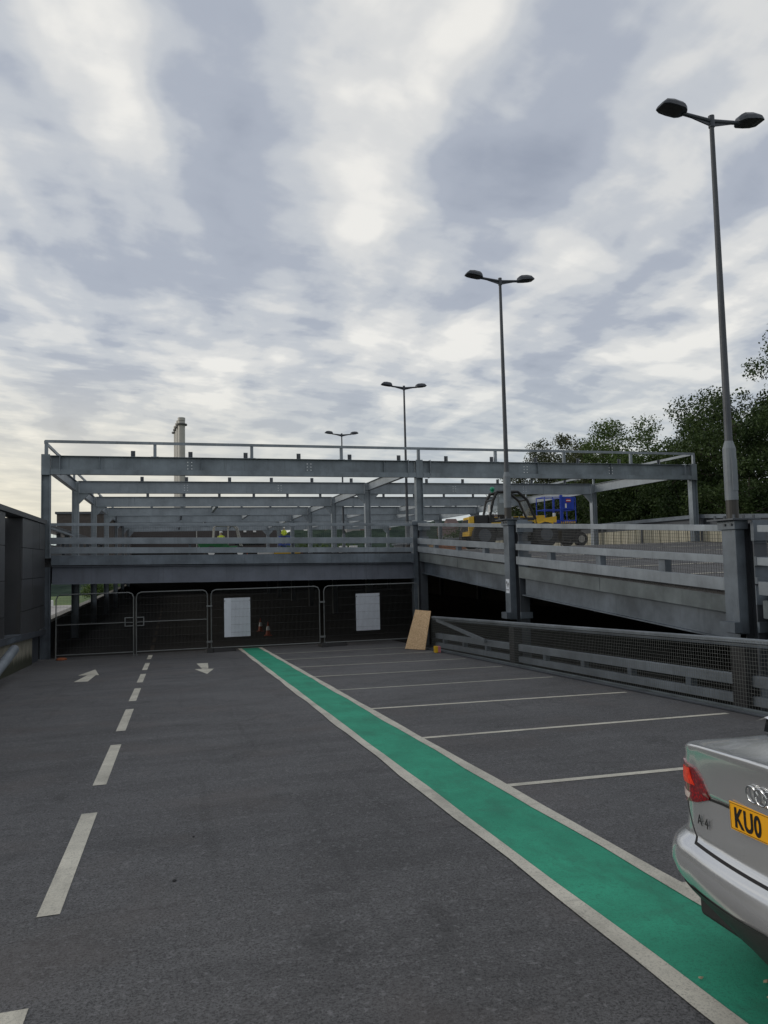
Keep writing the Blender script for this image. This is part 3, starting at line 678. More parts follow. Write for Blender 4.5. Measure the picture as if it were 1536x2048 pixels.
# ------------------------------------------------------------------ gates, site fence panels
def panel(name, p0, p1, label, cat, group, midrail=False, zoff=.11):
    a, b_ = Vector(p0), Vector(p1); f = b_-a; L = f.length; rz = math.atan2(f.y, f.x); zb = dz((p0[1]+p1[1])/2)
    t = thing(name, label, cat, (a.x, a.y, 0), 0, group)
    d = f.normalized(); Ht = 2.0; r = .018; rc = .15
    def P(s, h): q = a+d*s; return (q.x, q.y, dz(q.y)+zoff-.11+h)
    fr = MB()
    pts = [P(0, 0), P(0, Ht-rc), P(rc*.3, Ht-rc*.3), P(rc, Ht), P(L-rc, Ht), P(L-rc*.3, Ht-rc*.3), P(L, Ht-rc), P(L, 0)]
    fr.path(pts, r, 8); fr.path([P(0, .13), P(L, .13)], r, 8)
    if midrail: fr.path([P(0, 1.06), P(L, 1.06)], .014, 8)
    fr.build('frame', M['tube'], t)
    ms = MB(); n = int(L/.0425)
    for i in range(1, n):
        s = L*i/n; hh = Ht if rc < s < L-rc else Ht-.08
        ms.bar(P(s, .13), P(s, hh), .0036, .0036, (d.x, d.y, 0))
    for h in (.35, .60, .85, 1.1, 1.35, 1.6, 1.82): ms.bar(P(0, h), P(L, h), .0036, .0036)
    ms.build('mesh_panel', M['wired'], t)
    return t, P, L
G0, G1, G2, G3 = (-3.50, 25.15), (-1.20, 24.95), (-1.12, 24.95), (1.075, 24.9)
t1, P1_, L1_ = panel('site_gate', G0, G1, 'left leaf of the wire mesh gate, beside the clad building', 'gate', 'leaves of the site gate', True)
q = MB(); q.box(-1.47, -1.22, 24.90, 24.93, dz(25)+.94, dz(25)+.97).box(-1.47, -1.22, 24.90, 24.93, dz(25)+1.20, dz(25)+1.23).box(-1.47, -1.44, 24.90, 24.93, dz(25)+.97, dz(25)+1.20); q.build('latch_plate', M['tube'], t1)
t2, P2_, L2_ = panel('site_gate', G2, G3, 'right leaf of the wire mesh gate, over the dashed centre line', 'gate', 'leaves of the site gate', True)
q = MB(); q.box(-1.10, -.88, 24.89, 24.92, dz(25)+.94, dz(25)+.97).box(-1.10, -.88, 24.89, 24.92, dz(25)+1.20, dz(25)+1.23).box(-.91, -.88, 24.89, 24.92, dz(25)+.97, dz(25)+1.20); q.build('latch_plate', M['tube'], t2)
for px_, t_ in ((-1.2, t1), (-1.11, t2)):
    MB().tube((px_, 24.93, dz(25)+.004), (px_, 24.93, dz(25)+.06), .035, n=10).build('foot', M['tube'], t_)
t3, P3_, L3_ = panel('mesh_fence', (1.19, 24.85), (4.70, 24.55), 'temporary mesh fence panel with a white board near its left end', 'fence panel', 'temporary fence panels')
t4, P4_, L4_ = panel('mesh_fence', (4.84, 24.5), (8.10, 24.3), 'temporary mesh fence panel running behind the leaning wooden board', 'fence panel', 'temporary fence panels')
for t_, P_, L_ in ((t3, P3_, L3_), (t4, P4_, L4_)):
    a_ = Vector(P_(0, .0)); 
    MB().tube(P_(0, 0), P_(0, .16), .03, n=8).build('stub', M['tube'], t_)
for (x, y), lab in (((1.13, 24.8), 'black rubber fence foot between the gate and the first fence panel'), ((4.77, 24.45), 'black rubber fence foot between the two fence panels')):
    t = thing('rubber_foot', lab, 'fence foot', (x, y, dz(y)), 0, 'rubber feet of the site fence'); z = dz(y)+.004
    m_ = MB(); m_.hexa([(x-.11, y-.36, z), (x+.11, y-.36, z), (x+.11, y+.36, z), (x-.11, y+.36, z), (x-.09, y-.33, z+.14), (x+.09, y-.33, z+.14), (x+.09, y+.33, z+.11), (x-.09, y+.33, z+.11)])
    m_.hexa([(x+.12, y-.16, z), (x+.85, y-.02, z), (x+.85, y+.16, z), (x+.12, y+.16, z), (x+.12, y-.12, z+.12), (x+.8, y, z+.09), (x+.8, y+.12, z+.09), (x+.12, y+.12, z+.12)])
    m_.build('rubber_block', M['black'], t, bevel=.012)
    MB().box(x-.09, x+.09, y-.03, y+.03, z+.30, z+.36).box(x-.09, x+.09, y-.03, y+.03, z+1.45, z+1.5).build('clamp', M['tube'], t)
for (x0, x1, yy, zt_, zb2), lab in (((1.60, 2.44, 24.72, -1.12, -2.38), 'blank white board on the left fence panel, near the green walkway'), ((5.93, 6.76, 24.40, -1.115, -2.355), 'blank white board on the right fence panel, left of the wooden board')):
    t = thing('notice_board', lab, 'board', ((x0+x1)/2, yy, zb2), 0, 'white boards behind the fence mesh')
    MB().box(x0, x1, yy+.075, yy+.083, zb2, zt_).build('sheet', M['board'], t)
    MB().box(x0+.01, x0+.03, yy+.055, yy+.11, zt_-.1, zt_-.08).box(x1-.03, x1-.01, yy+.055, yy+.11, zt_-.1, zt_-.08).build('cable_tie', M['black'], t)
rg = thing('cloth_scrap', 'flat scrap of reddish cloth at the foot of the left gate post', 'cloth', (-3.35, 24.9, dz(24.9)))
m_ = MB(); m_.sphere((-3.3, 24.85, dz(24.85)+.03), .17, .3, 9, 5); m_.build('cloth', M['rust'], rg)
# leaning chipboard
ob = thing('chipboard_sheet', 'sheet of chipboard leaning tilted against the barrier end', 'board', (7.1, 21, dz(21)))
A0, A1, B0, B1 = Vector((6.83, 21.55, dz(21.55)+.01)), Vector((6.98, 20.0, dz(20.0)+.01)), Vector((7.10, 21.45, -1.585)), Vector((7.27, 20.45, -1.565))
A1 = Vector((7.08, 20.75, dz(20.75)+.01)); A0 = Vector((6.74, 21.6, dz(21.6)+.01)); B0 = Vector((7.20, 21.9, -1.56)); B1 = Vector((7.40, 21.05, -1.56))
nrm = (A1-A0).cross(B0-A0).normalized()*.018
MB().hexa([A0, A1, B1, B0, A0+nrm, A1+nrm, B1+nrm, B0+nrm]).build('sheet', M['osb'], ob)
bx_ = thing('small_carton', 'small yellow and pink carton on the deck beside the chipboard', 'carton', (7.1, 19.6, dz(19.6)))
z = dz(19.75)+.012
MB().box(7.02, 7.10, 19.7, 19.85, z, z+.17).build('carton', M['yellow'], bx_); MB().box(7.102, 7.18, 19.7, 19.85, z, z+.165).build('side', plain('pink_card', (.55, .18, .2), .6), bx_)
# ------------------------------------------------------------------ cones
def cone(name, x, y, z, label, group, h=.75, base=M['orange']):
    t = thing(name, label, 'traffic cone', (x, y, z), 0, group); s_ = h/.75
    MB().box(-.2*s_, .2*s_, -.2*s_, .2*s_, .003, .04*s_).tube((0, 0, .038*s_), (0, 0, .75*s_), .14*s_, .022*s_, 14).build('body', base, t, local=True)
    MB().tube((0, 0, .3*s_), (0, 0, .52*s_), .103*s_, .066*s_, 14).build('white_sleeve', M['whitep'], t, local=True)
    return t
M['shade_cone'] = plain('shaded_orange', (.30, .06, .02), .7)  # cone orange darkened in its colour to sit in the lower level's gloom
c0 = cone('traffic_cone', 3.62, 29.8, -2.885, 'orange cone in the dark behind the fence, nearest of the row of three', 'cones in the dark lower level', .55, M['shade_cone'])
copy_tree(c0, (3.55, 31.8, -2.885), label='orange cone in the dark behind the fence, middle of the row of three')
copy_tree(c0, (3.2, 34.4, -2.885), label='orange cone in the dark behind the fence, farthest of the row of three')
for x, y, lab in ((9.0, 66.6, 'far orange cone on the upper deck, left of two close together'), (5.9, 62, 'far orange cone on the upper deck, near the dark building corner'), (10.8, 64, 'far orange cone on the upper deck, right of two close together')):
    copy_tree(c0, (x, y, rzf(x, y)), label=lab)['group'] = 'cones far off on the upper deck'
# ------------------------------------------------------------------ right side wall of the upper deck
rw = thing('deck_side_wall', 'cream ribbed wall with dark rail on top along the tree side of the upper deck', 'wall', (20.9, 25, .4))
def sidewall(y0_, y1_):
    n = max(1, int((y1_-y0_)/.30)); m_ = MB()
    for i in range(n):
        a, b_ = y0_+(y1_-y0_)*i/n, y0_+(y1_-y0_)*(i+1)/n; z0_, z1_ = rzf(20.8, a), rzf(20.8, b_)
        xx = 20.80+(0 if i % 2 else .035)
        m_.hexa([(xx, a, z0_+.003), (20.88, a, z0_+.003), (20.88, b_, z1_+.003), (xx, b_, z1_+.003), (xx, a, z0_+.66), (20.88, a, z0_+.66), (20.88, b_, z1_+.66), (xx, b_, z1_+.66)])
    m_.build('ribbed_cladding', M['ribs'], rw)
    za_, zb2 = rzf(20.8, y0_), rzf(20.8, y1_)
    MB().bar((20.74, y0_, za_+1.03), (20.74, y1_, zb2+1.03), .08, .15).build('rail', M['steel'], rw)
    MB().bar((20.95, y0_, za_+.82), (20.95, y1_, zb2+.82), .08, .30).build('backing_panel', M['steel_d'], rw)
    for i in range(int((y1_-y0_)/3.7)+1):
        Y = y0_+.3+i*3.7; MB().box(20.76, 20.86, Y-.05, Y+.05, rzf(20.8, Y), rzf(20.8, Y)+1.0).build('post', M['steel_d'], rw)
sidewall(-8, 25.6); sidewall(25.62, 70)
# ------------------------------------------------------------------ machines on the upper deck
def wheel(T, c, r, w, ax='y', rim=M['yellow'], local=True):
    c = Vector(c); d = Vector((0, w/2, 0)) if ax == 'y' else Vector((w/2, 0, 0))
    t_ = MB(); t_.tube(c-d, c+d, r*.93, n=22).torus(c-d*.55, d, r*.86, r*.14, 22, 6).torus(c+d*.55, d, r*.86, r*.14, 22, 6)
    o = t_.build('wheel', M['black'], T, local=local)
    MB().tube(c-d*1.12, c+d*1.12, r*.5, n=14).build('rim', rim, o, local=local)
th = thing('telehandler', 'yellow and black telescopic handler with a green beacon, parked behind the ramp barrier', 'telehandler', (13.3, 28.2, .36), R(-6))
L = dict(local=True)
MB().box(-1.75, 1.75, -.55, .55, .50, .95).box(-.70, .75, -.86, -.5, .45, .98).box(-1.85, -.2, -.75, .2, .60, 1.18).build('chassis', M['trim'], th, bevel=.03, **L)
m_ = MB(); m_.hexa([(-1.86, -.85, .50), (-1.60, -.85, .50), (-1.60, .1, .50), (-1.86, .1, .50), (-1.82, -.8, 1.28), (-1.60, -.8, 1.30), (-1.60, .05, 1.30), (-1.82, .05, 1.28)]); m_.build('counterweight', M['yellow'], th, bevel=.03, **L)
MB().box(-.93, .96, -.88, .08, .95, 1.22).build('cab_floor', M['trim'], th, **L)
MB().box(-1.58, -.75, -.80, .1, 1.0, 1.35).build('engine_cover', M['trim'], th, bevel=.04, **L)
for x in (-1.25, 1.35):
    for y in (-.85, .85): wheel(th, (x, y, .52), .52, .38, rim=M['steel_d'])
bo = MB(); bo.bar((-1.1, .45, 1.14), (1.85, .45, 1.22), .28, .30); bo.bar((1.5, .45, 1.13), (2.15, .45, 1.05), .22, .20); bo.build('boom', M['yellow'], th, bevel=.01, **L)
bo = MB(); bo.bar((2.1, .45, 1.10), (2.32, .45, .40), .22, .20); bo.bar((1.9, .45, .55), (2.25, .45, .42), .16, .12); bo.build('boom_head', M['yellow'], th, **L)
MB().box(2.38, 2.46, -.15, 1.05, .20, .70).bar((2.46, .0, .24), (3.1, .0, .20), .10, .05).bar((2.46, .8, .24), (3.1, .8, .20), .10, .05).build('fork_carriage', M['trim'], th, **L)
MB().bar((-.95, -.87, 1.00), (1.75, -.87, 1.10), .05, .05).hexa([(.9, -.9, .98), (1.85, -.9, 1.0), (1.85, -.55, 1.0), (.9, -.55, .98), (.9, -.9, 1.13), (1.85, -.9, 1.26), (1.85, -.55, 1.26), (.9, -.55, 1.13)]).build('side_stripe', M['yellow'], th, **L)
cb = MB(); cz0, cz1 = .95, 2.27
cp = [(-.95, cz0+.35), (-.80, 1.95), (-.62, cz1), (.25, cz1), (.62, 1.95), (.95, 1.2), (.98, cz0)]
for y in (-.85, .05):
    cb.path([(x, y, z) for x, z in [(-.95, cz0)]+cp], .058, 8); cb.path([(-.30, y, cz0), (-.28, y, cz1-.03)], .04, 8); cb.path([(-.95, y, cz0), (.98, y, cz0)], .045, 8)
for x, z in cp: cb.path([(x, -.85, z), (x, .05, z)], .035, 6)
cb.build('cab', M['trim'], th, **L)
gl = MB(); gl.add([(-.93, -.80, 1.35), (-.93, 0, 1.35), (-.79, 0, 1.95), (-.79, -.8, 1.95), (.62, -.8, 1.95), (.62, 0, 1.95), (.94, 0, 1.2), (.94, -.8, 1.2)][:4], [(0, 1, 2, 3)]); gl.build('window', M['glass'], th, **L)
gl = MB(); gl.add([(.62, -.8, 1.95), (.62, 0, 1.95), (.94, 0, 1.2), (.94, -.8, 1.2)], [(0, 1, 2, 3)]); gl.build('window', M['glass'], th, **L)
gl = MB(); gl.add([(-.9, -.86, 1.35), (-.30, -.86, 1.35), (-.30, -.86, 2.2), (-.66, -.86, 2.2), (-.78, -.86, 1.95)], [(0, 1, 2, 3, 4)]); gl.build('window', M['glass'], th, **L)
MB().path([(1.0, -.93, .98), (1.62, -.93, 1.0), (1.76, -.93, .72), (1.62, -.93, .42), (1.2, -.93, .40)], .055, 8).build('step_frame', M['yellow'], th, **L)
MB().box(-.15, .35, -.65, -.15, 1.0, 1.25).hexa([(-.30, -.65, 1.25), (-.12, -.65, 1.25), (-.12, -.15, 1.25), (-.30, -.15, 1.25), (-.42, -.62, 1.85), (-.30, -.62, 1.85), (-.30, -.18, 1.85), (-.42, -.18, 1.85)]).build('seat', M['black'], th, **L)
MB().tube((-.74, -.6, cz1+.0), (-.74, -.6, cz1+.09), .06, n=10).sphere((-.74, -.6, cz1+.13), .10).build('beacon', plain('green_beacon', (.01, .30, .16), .35), th, **L)
MB().box(-1.0, -.97, -.98, -.80, 1.45, 1.75).build('mirror', M['whitep'], th, **L)
# blue platform lift
bl = thing('platform_lift', 'blue platform lift with a raised cage, standing beside the telehandler', 'platform lift', (17.2, 31.0, .42))
MB().box(-.95, .95, -.55, .55, .30, .80).box(-1.3, -.5, -.4, .4, .25, .62).build('chassis', M['trim'], bl, bevel=.04, **L)
for x in (-.85, .85):
    for y in (-.6, .6): wheel(bl, (x, y, .33), .33, .24, rim=M['chim'])
MB().bar((-.7, 0, .8), (.6, 0, 1.0), .14, .16).bar((.6, 0, 1.0), (-.5, 0, 1.13), .14, .14).build('lifting_arm', M['trim'], bl, **L)
cg = MB()
for x in (-.80, -.38, .12, .78):
    for y in (-.4, .4): cg.path([(x, y, 1.14), (x, y, 2.28)], .025, 6)
for z in (1.2, 1.7, 2.28):
    for y in (-.4, .4): cg.path([(-.8, y, z), (.78, y, z)], .022, 6)
    for x in (-.8, .78): cg.path([(x, -.4, z), (x, .4, z)], .022, 6)
cg.box(-.8, .78, -.4, .4, 1.08, 1.15); cg.build('cage', M['blue'], bl, **L)
cp_ = MB().box(.12, .70, -.44, -.40, 1.72, 2.30).box(-.02, .10, -.45, -.38, 1.16, 2.38).build('control_panel', M['blue'], bl, **L)
MB().box(.27, .52, -.446, -.441, 2.05, 2.20).build('label_plate', M['red'], cp_, **L)
MB().box(.29, .50, -.450, -.447, 2.10, 2.15).box(.22, .30, -.446, -.441, 1.78, 1.98).build('label_plate', M['whitep'], cp_, **L)
hz = MB()
for i in range(8): hz.box(.0+i*.098, .05+i*.098, -.412, -.402, 1.07, 1.16)
hz.build('hazard_stripe', M['yellow'], bl, **L)
MB().box(-.42, -.30, -.47, -.41, 1.25, 1.55).build('document_box', M['whitep'], bl, **L)
# person by skin modifier
def person(x, y, z, label, pose='stand', cat='person'):
    t = thing('person', label, cat, (x, y, z))
    if pose == 'stand':
        J = [((0, 0, .95), .13), ((0, 0, 1.18), .13), ((0, 0, 1.42), .15), ((0, 0, 1.53), .055), ((0, 0, 1.66), .095), ((0, 0, 1.72), .085),
             ((.10, 0, .92), .10), ((.11, 0, .50), .065), ((.12, 0, .08), .05), ((.13, -.14, .04), .04), ((-.10, 0, .92), .10), ((-.11, 0, .50), .065), ((-.12, 0, .08), .05), ((-.13, -.14, .04), .04),
             ((.20, 0, 1.42), .06), ((.27, -.03, 1.16), .045), ((.24, -.24, 1.05), .035), ((-.20, 0, 1.42), .06), ((-.27, -.03, 1.16), .045), ((-.24, -.24, 1.05), .035)]
    else:
        J = [((0, 0, .10), .14), ((0, 0, .32), .13), ((0, -.02, .55), .15), ((0, -.02, .66), .055), ((0, -.03, .79), .095), ((0, -.03, .85), .085),
             ((.10, -.03, .08), .10), ((.12, -.45, .10), .065), ((.12, -.48, -.32), .05), ((.12, -.6, -.36), .04), ((-.10, -.03, .08), .10), ((-.12, -.45, .10), .065), ((-.12, -.48, -.32), .05), ((-.12, -.6, -.36), .04),
             ((.20, -.02, .55), .06), ((.25, -.12, .30), .045), ((.2, -.36, .35), .035), ((-.20, -.02, .55), .06), ((-.25, -.12, .30), .045), ((-.2, -.36, .35), .035)]
    E_ = [(0, 1), (1, 2), (2, 3), (3, 4), (4, 5), (0, 6), (6, 7), (7, 8), (8, 9), (0, 10), (10, 11), (11, 12), (12, 13), (2, 14), (14, 15), (15, 16), (2, 17), (17, 18), (18, 19)]
    me = bpy.data.meshes.new('body'); me.from_pydata([j[0] for j in J], E_, []); o = bpy.data.objects.new('body', me); SC.collection.objects.link(o); o.parent = t
    me.materials.append(M['skin'])
    o.modifiers.new('skin', 'SKIN'); 
    for i, j in enumerate(J): me.skin_vertices[0].data[i].radius = (j[1], j[1]*.85)
    me.skin_vertices[0].data[0].use_root = True
    s_ = o.modifiers.new('sub', 'SUBSURF'); s_.levels = 1; s_.render_levels = 1
    zo = 0 if pose == 'stand' else -.86
    # jacket and trousers as close shells
    jk = MB(); rings = []
    for zz, a, b_ in ((.90, .19, .14), (1.1, .185, .14), (1.3, .205, .15), (1.45, .20, .13), (1.51, .09, .09)):
        rings.append([(a*math.cos(i*math.pi/8), -.01+b_*math.sin(i*math.pi/8), zz+zo) for i in range(16)])
    jk.loft(rings)
    for s2 in (-1, 1):
        jk.tube((s2*.17, -.0, 1.43+zo), (s2*.27, -.03, 1.16+zo), .075, .06, 10); jk.tube((s2*.27, -.03, 1.17+zo), (s2*.24, -.22, 1.07+zo), .06, .05, 10)
    jk.build('jacket', M['hivis'], t, smooth=True, local=True)
    tr = MB()
    if pose == 'stand':
        for s2 in (-1, 1): tr.tube((s2*.09, 0, .95), (s2*.11, 0, .5), .12, .085, 10); tr.tube((s2*.11, 0, .5), (s2*.12, 0, .08), .085, .07, 10)
    else:
        for s2 in (-1, 1): tr.tube((s2*.09, 0, .10), (s2*.12, -.46, .10), .12, .085, 10); tr.tube((s2*.12, -.46, .12), (s2*.12, -.48, -.32), .085, .07, 10)
    tr.build('trousers', M['trouser'], t, smooth=True, local=True)
    MB().sphere((0, -.01, 1.74+zo), .115, .75).box(-.09, .09, -.17, -.05, 1.71+zo, 1.725+zo).build('helmet', M['whitep'], t, smooth=True, local=True)
    return t
# green roller with frame
gr = thing('green_dumper', 'small green site machine with a white roll frame, far off on the upper deck', 'site machine', (3.2, 48, .3))
MB().box(-1.3, .2, -.6, .6, .45, 1.05).box(.2, 1.0, -.7, .7, .4, .8).build('body', M['mgreen'], gr, bevel=.05, **L)
m_ = MB(); m_.hexa([(-1.5, -.7, .55), (-.35, -.7, .55), (-.35, .7, .55), (-1.5, .7, .55), (-1.75, -.8, 1.15), (-.2, -.8, 1.15), (-.2, .8, 1.15), (-1.75, .8, 1.15)]); m_.build('skip', M['mgreen'], gr, **L)
for x in (-.9, .85):
    for y in (-.75, .75): wheel(gr, (x, y, .4), .4, .3, rim=M['whitep'])
rf = MB()
for y in (-.6, .6): rf.path([(-.75, y, 1.0), (-.68, y, 2.0), (-.5, y, 2.12), (.55, y, 2.12), (.75, y, 1.9), (1.0, y, .75)], .045, 8)
for x, z in ((-.68, 2.0), (-.5, 2.12), (.55, 2.12), (.75, 1.9)): rf.path([(x, -.6, z), (x, .6, z)], .035, 6)
rf.path([(.15, -.6, .9), (.15, -.6, 2.1)], .04, 6); rf.build('roll_frame', M['chim'], gr, **L)
MB().box(-.1, .35, -.3, .3, 1.0, 1.15).build('seat', M['black'], gr, **L)
person(2.95, 48.0, .3+.95, 'person in a yellow hi-vis jacket sitting in the green site machine', 'sit').scale = (.85, .85, .85)
# blue far lift with person
fl = thing('small_lift', 'small blue lift with raised basket, far off beyond the frame', 'lift', (9.0, 62, .3))
MB().box(-.6, .6, -.4, .4, .25, .7).bar((-.4, 0, .7), (.4, 0, 1.2), .1, .12).bar((.4, 0, 1.2), (-.4, 0, 1.6), .1, .12).build('lifting_arm', M['blue'], fl, **L)
q = MB()
for x in (-.6, .6):
    for y in (-.4, .4): q.path([(x, y, 1.62), (x, y, 2.6)], .03, 6)
for z in (2.1, 2.6):
    for y in (-.4, .4): q.path([(-.6, y, z), (.6, y, z)], .03, 6)
q.box(-.62, .62, -.42, .42, 1.55, 1.63).box(-.6, .6, .38, .41, 1.7, 2.5); q.build('basket', M['blue'], fl, **L)
fl.scale = (.72, .72, .72)
for x in (-.5, .5):
    for y in (-.45, .45): wheel(fl, (x, y, .25), .25, .15, rim=M['whitep'])
pf = person(8.95, 61.9, .3+1.19, 'person in a yellow hi-vis jacket standing in the far blue lift basket'); pf.scale = (.8, .8, .8)
# loose site stuff
def crate(nm, x, y, sx_, sy_, sz_, m, lab, cat):
    t = thing(nm, lab, cat, (x, y, rzf(x, y))); z = rzf(x, y)+.004
    b_ = MB(); n = 4
    for i in range(n): b_.box(x-sx_/2, x+sx_/2, y-sy_/2, y+sy_/2, z+sz_*i/n+.012, z+sz_*(i+1)/n)
    b_.build('load', m, t, bevel=.02); MB().box(x-sx_/2-.03, x+sx_/2+.03, y-sy_/2-.03, y+sy_/2+.03, z-.002, z+.01).build('base_board', M['osb'], t)
    return t
crate('brick_stack', 10.4, 27.3, 1.2, .7, .36, M['brick'], 'low stack of orange bricks behind the ramp barrier, left of the telehandler', 'bricks')
crate('timber_stack', 8.95+.5, 26.9, .5, .8, .42, M['osb'], 'short stack of timber beside the corner column', 'timber')
crate('yellow_bundle', 8.6, 58, 2.0, .8, .7, M['yellow'], 'far yellow bundle on the upper deck in front of the hills', 'bundle')
crate('grey_bundle', 7.0, 58.5, 1.2, .8, .8, M['whitep'], 'far pale wrapped bundle left of the yellow bundle', 'bundle')
for i, (x, y) in enumerate(((14.0, 62), (14.9, 62))): crate('white_bag', x, y, .6, .6, .9, M['whitep'], ('left' if i == 0 else 'right')+' one of two far white bags beside the lamp base', 'bag')['group'] = 'two far white bags'
hs = thing('hose_coil', 'coiled pale hose lying on the deck near the telehandler', 'hose', (11.6, 26.6, .35))
MB().torus((12.3, 26.5, .37), (0, 0, 1), .42, .03).torus((12.35, 26.5, .42), (0, .1, 1), .38, .03).torus((12.3, 26.55, .47), (.1, 0, 1), .40, .03).build('hose', M['chim'], hs)
# ------------------------------------------------------------------ background buildings
db = thing('dark_building', 'long dark brown building at the far end of the upper deck', 'building', (3, 78, -8.5))
MB().box(-4.5, 11.0, 78, 92, -8.5, 3.95).build('wall', M['darkclad'], db)
MB().box(-4.6, 11.1, 77.9, 92.1, 3.95, 4.08).build('roof_edge', M['steel_d'], db)
for x in (2.3, 4.6): MB().box(x, x+.10, 77.85, 77.98, .8, 3.7).build('door_frame', M['chim'], db)
MB().box(6.2, 9.2, 77.9, 77.99, 1.9, 2.6).build('window', M['carglass'], db)
for x in (7.2, 8.2): MB().box(x-.15, x+.15, 77.8, 77.99, 3.2, 3.4).build('lamp', M['whitep'], db)
bb = thing('brick_annexe', 'dark brick annexe beyond the left row of frame columns', 'building', (-4, 56, .31))
MB().box(-7.5, -3.9+.0, 54, 77, .31, 3.6).build('wall', plain('dark_brick', (.07, .06, .055), .8, 0, .3, 5), bb)
MB().box(-7.6, -3.8, 53.9, 77, 3.6, 3.75).build('coping', M['steel_d'], bb)
# flues
for i, (x, y, lab) in enumerate(((1.43, 120, 'thickest and nearest of the four pale chimney flues'), (1.08, 122.6, 'second chimney flue, just behind the thick one'), (.90, 125.0, 'third chimney flue in the receding row'), (.68, 127.6, 'farthest and leftmost of the four chimney flues'))):
    t = thing('chimney_flue', lab, 'chimney', (x, y, -8.5), 0, 'four chimney flues'); r = .54 if i == 0 else .42
    MB().tube((x, y, -8.5), (x, y, 21.9), r, n=20).build('shaft', M['chim'], t, smooth=False)
    MB().tube((x, y, 21.9), (x, y, 22.12), r+.33, n=20).build('collar', M['chimd'], t)
    MB().tube((x, y, 22.12), (x, y, 22.55), r*1.02, n=20).tube((x, y, 22.6), (x, y, 23.1), r*1.06, n=20).build('cap', M['chim'], t)
# ------------------------------------------------------------------ hills and houses
from mathutils import noise as mn
rows = []
def hill_h(x, y):
    ridge = 9*mn.noise(Vector((x*.006, y*.004, 3)))+5*mn.noise(Vector((x*.016, y*.013, 1)))
    k = max(0, min(1, (y-230)/190)); k = k*k*(3-2*k)
    far = max(0, min(1, (x-60)/120))
    return -8.8 + k*(21+ridge+far*13) + (2.6*mn.noise(Vector((x*.09, y*.09, 5)))+1.6*mn.noise(Vector((x*.3, y*.3, 2))))*k
for j in range(90):
    y = 225+j*5.0
    rows.append([(-500+i*6.5, y, hill_h(-500+i*6.5, y)) for i in range(210)])
struct(MB().grid(rows).build('hills', M['hill']))
rnd = random.Random(5); k = 0
hcols = [plain('house_wall_a', (.24, .19, .16), .9), plain('house_wall_b', (.30, .29, .28), .9), plain('house_wall_c', (.20, .14, .12), .9)]
spots = []
for row_y, xs in ((335, range(128, 250, 12)), (365, range(135, 260, 14)), (395, range(150, 280, 14))):
    for x in xs: spots.append((x+rnd.uniform(-2, 2), row_y+rnd.uniform(-5, 5)))
spots += [(92, 385), (100, 388), (84, 400), (112, 396)]
kinds = ['pale', 'red brick', 'cream', 'brown']
for n_, (x, y) in enumerate(sorted(spots)):
    z = hill_h(x, y)-1; w, d, h = rnd.uniform(6, 8), 6, rnd.uniform(4, 4.8)
    t = thing('house', 'tiny distant house on the wooded hillside', 'house', (x, y, z), R(rnd.uniform(-8, 8)), 'distant houses on the hillside')
    MB().box(-w/2, w/2, -d/2, d/2, -3, h).build('wall', hcols[n_ % 3], t, local=True)
    ro = MB(); ro.add([(-w/2-.3, -d/2-.3, h), (w/2+.3, -d/2-.3, h), (w/2+.3, d/2+.3, h), (-w/2-.3, d/2+.3, h), (-w/2, 0, h+2.8), (w/2, 0, h+2.8)], [(0, 1, 5, 4), (2, 3, 4, 5), (0, 4, 3), (1, 2, 5), (0, 3, 2, 1)])
    ro.build('roof', M['roof'], t, local=True)
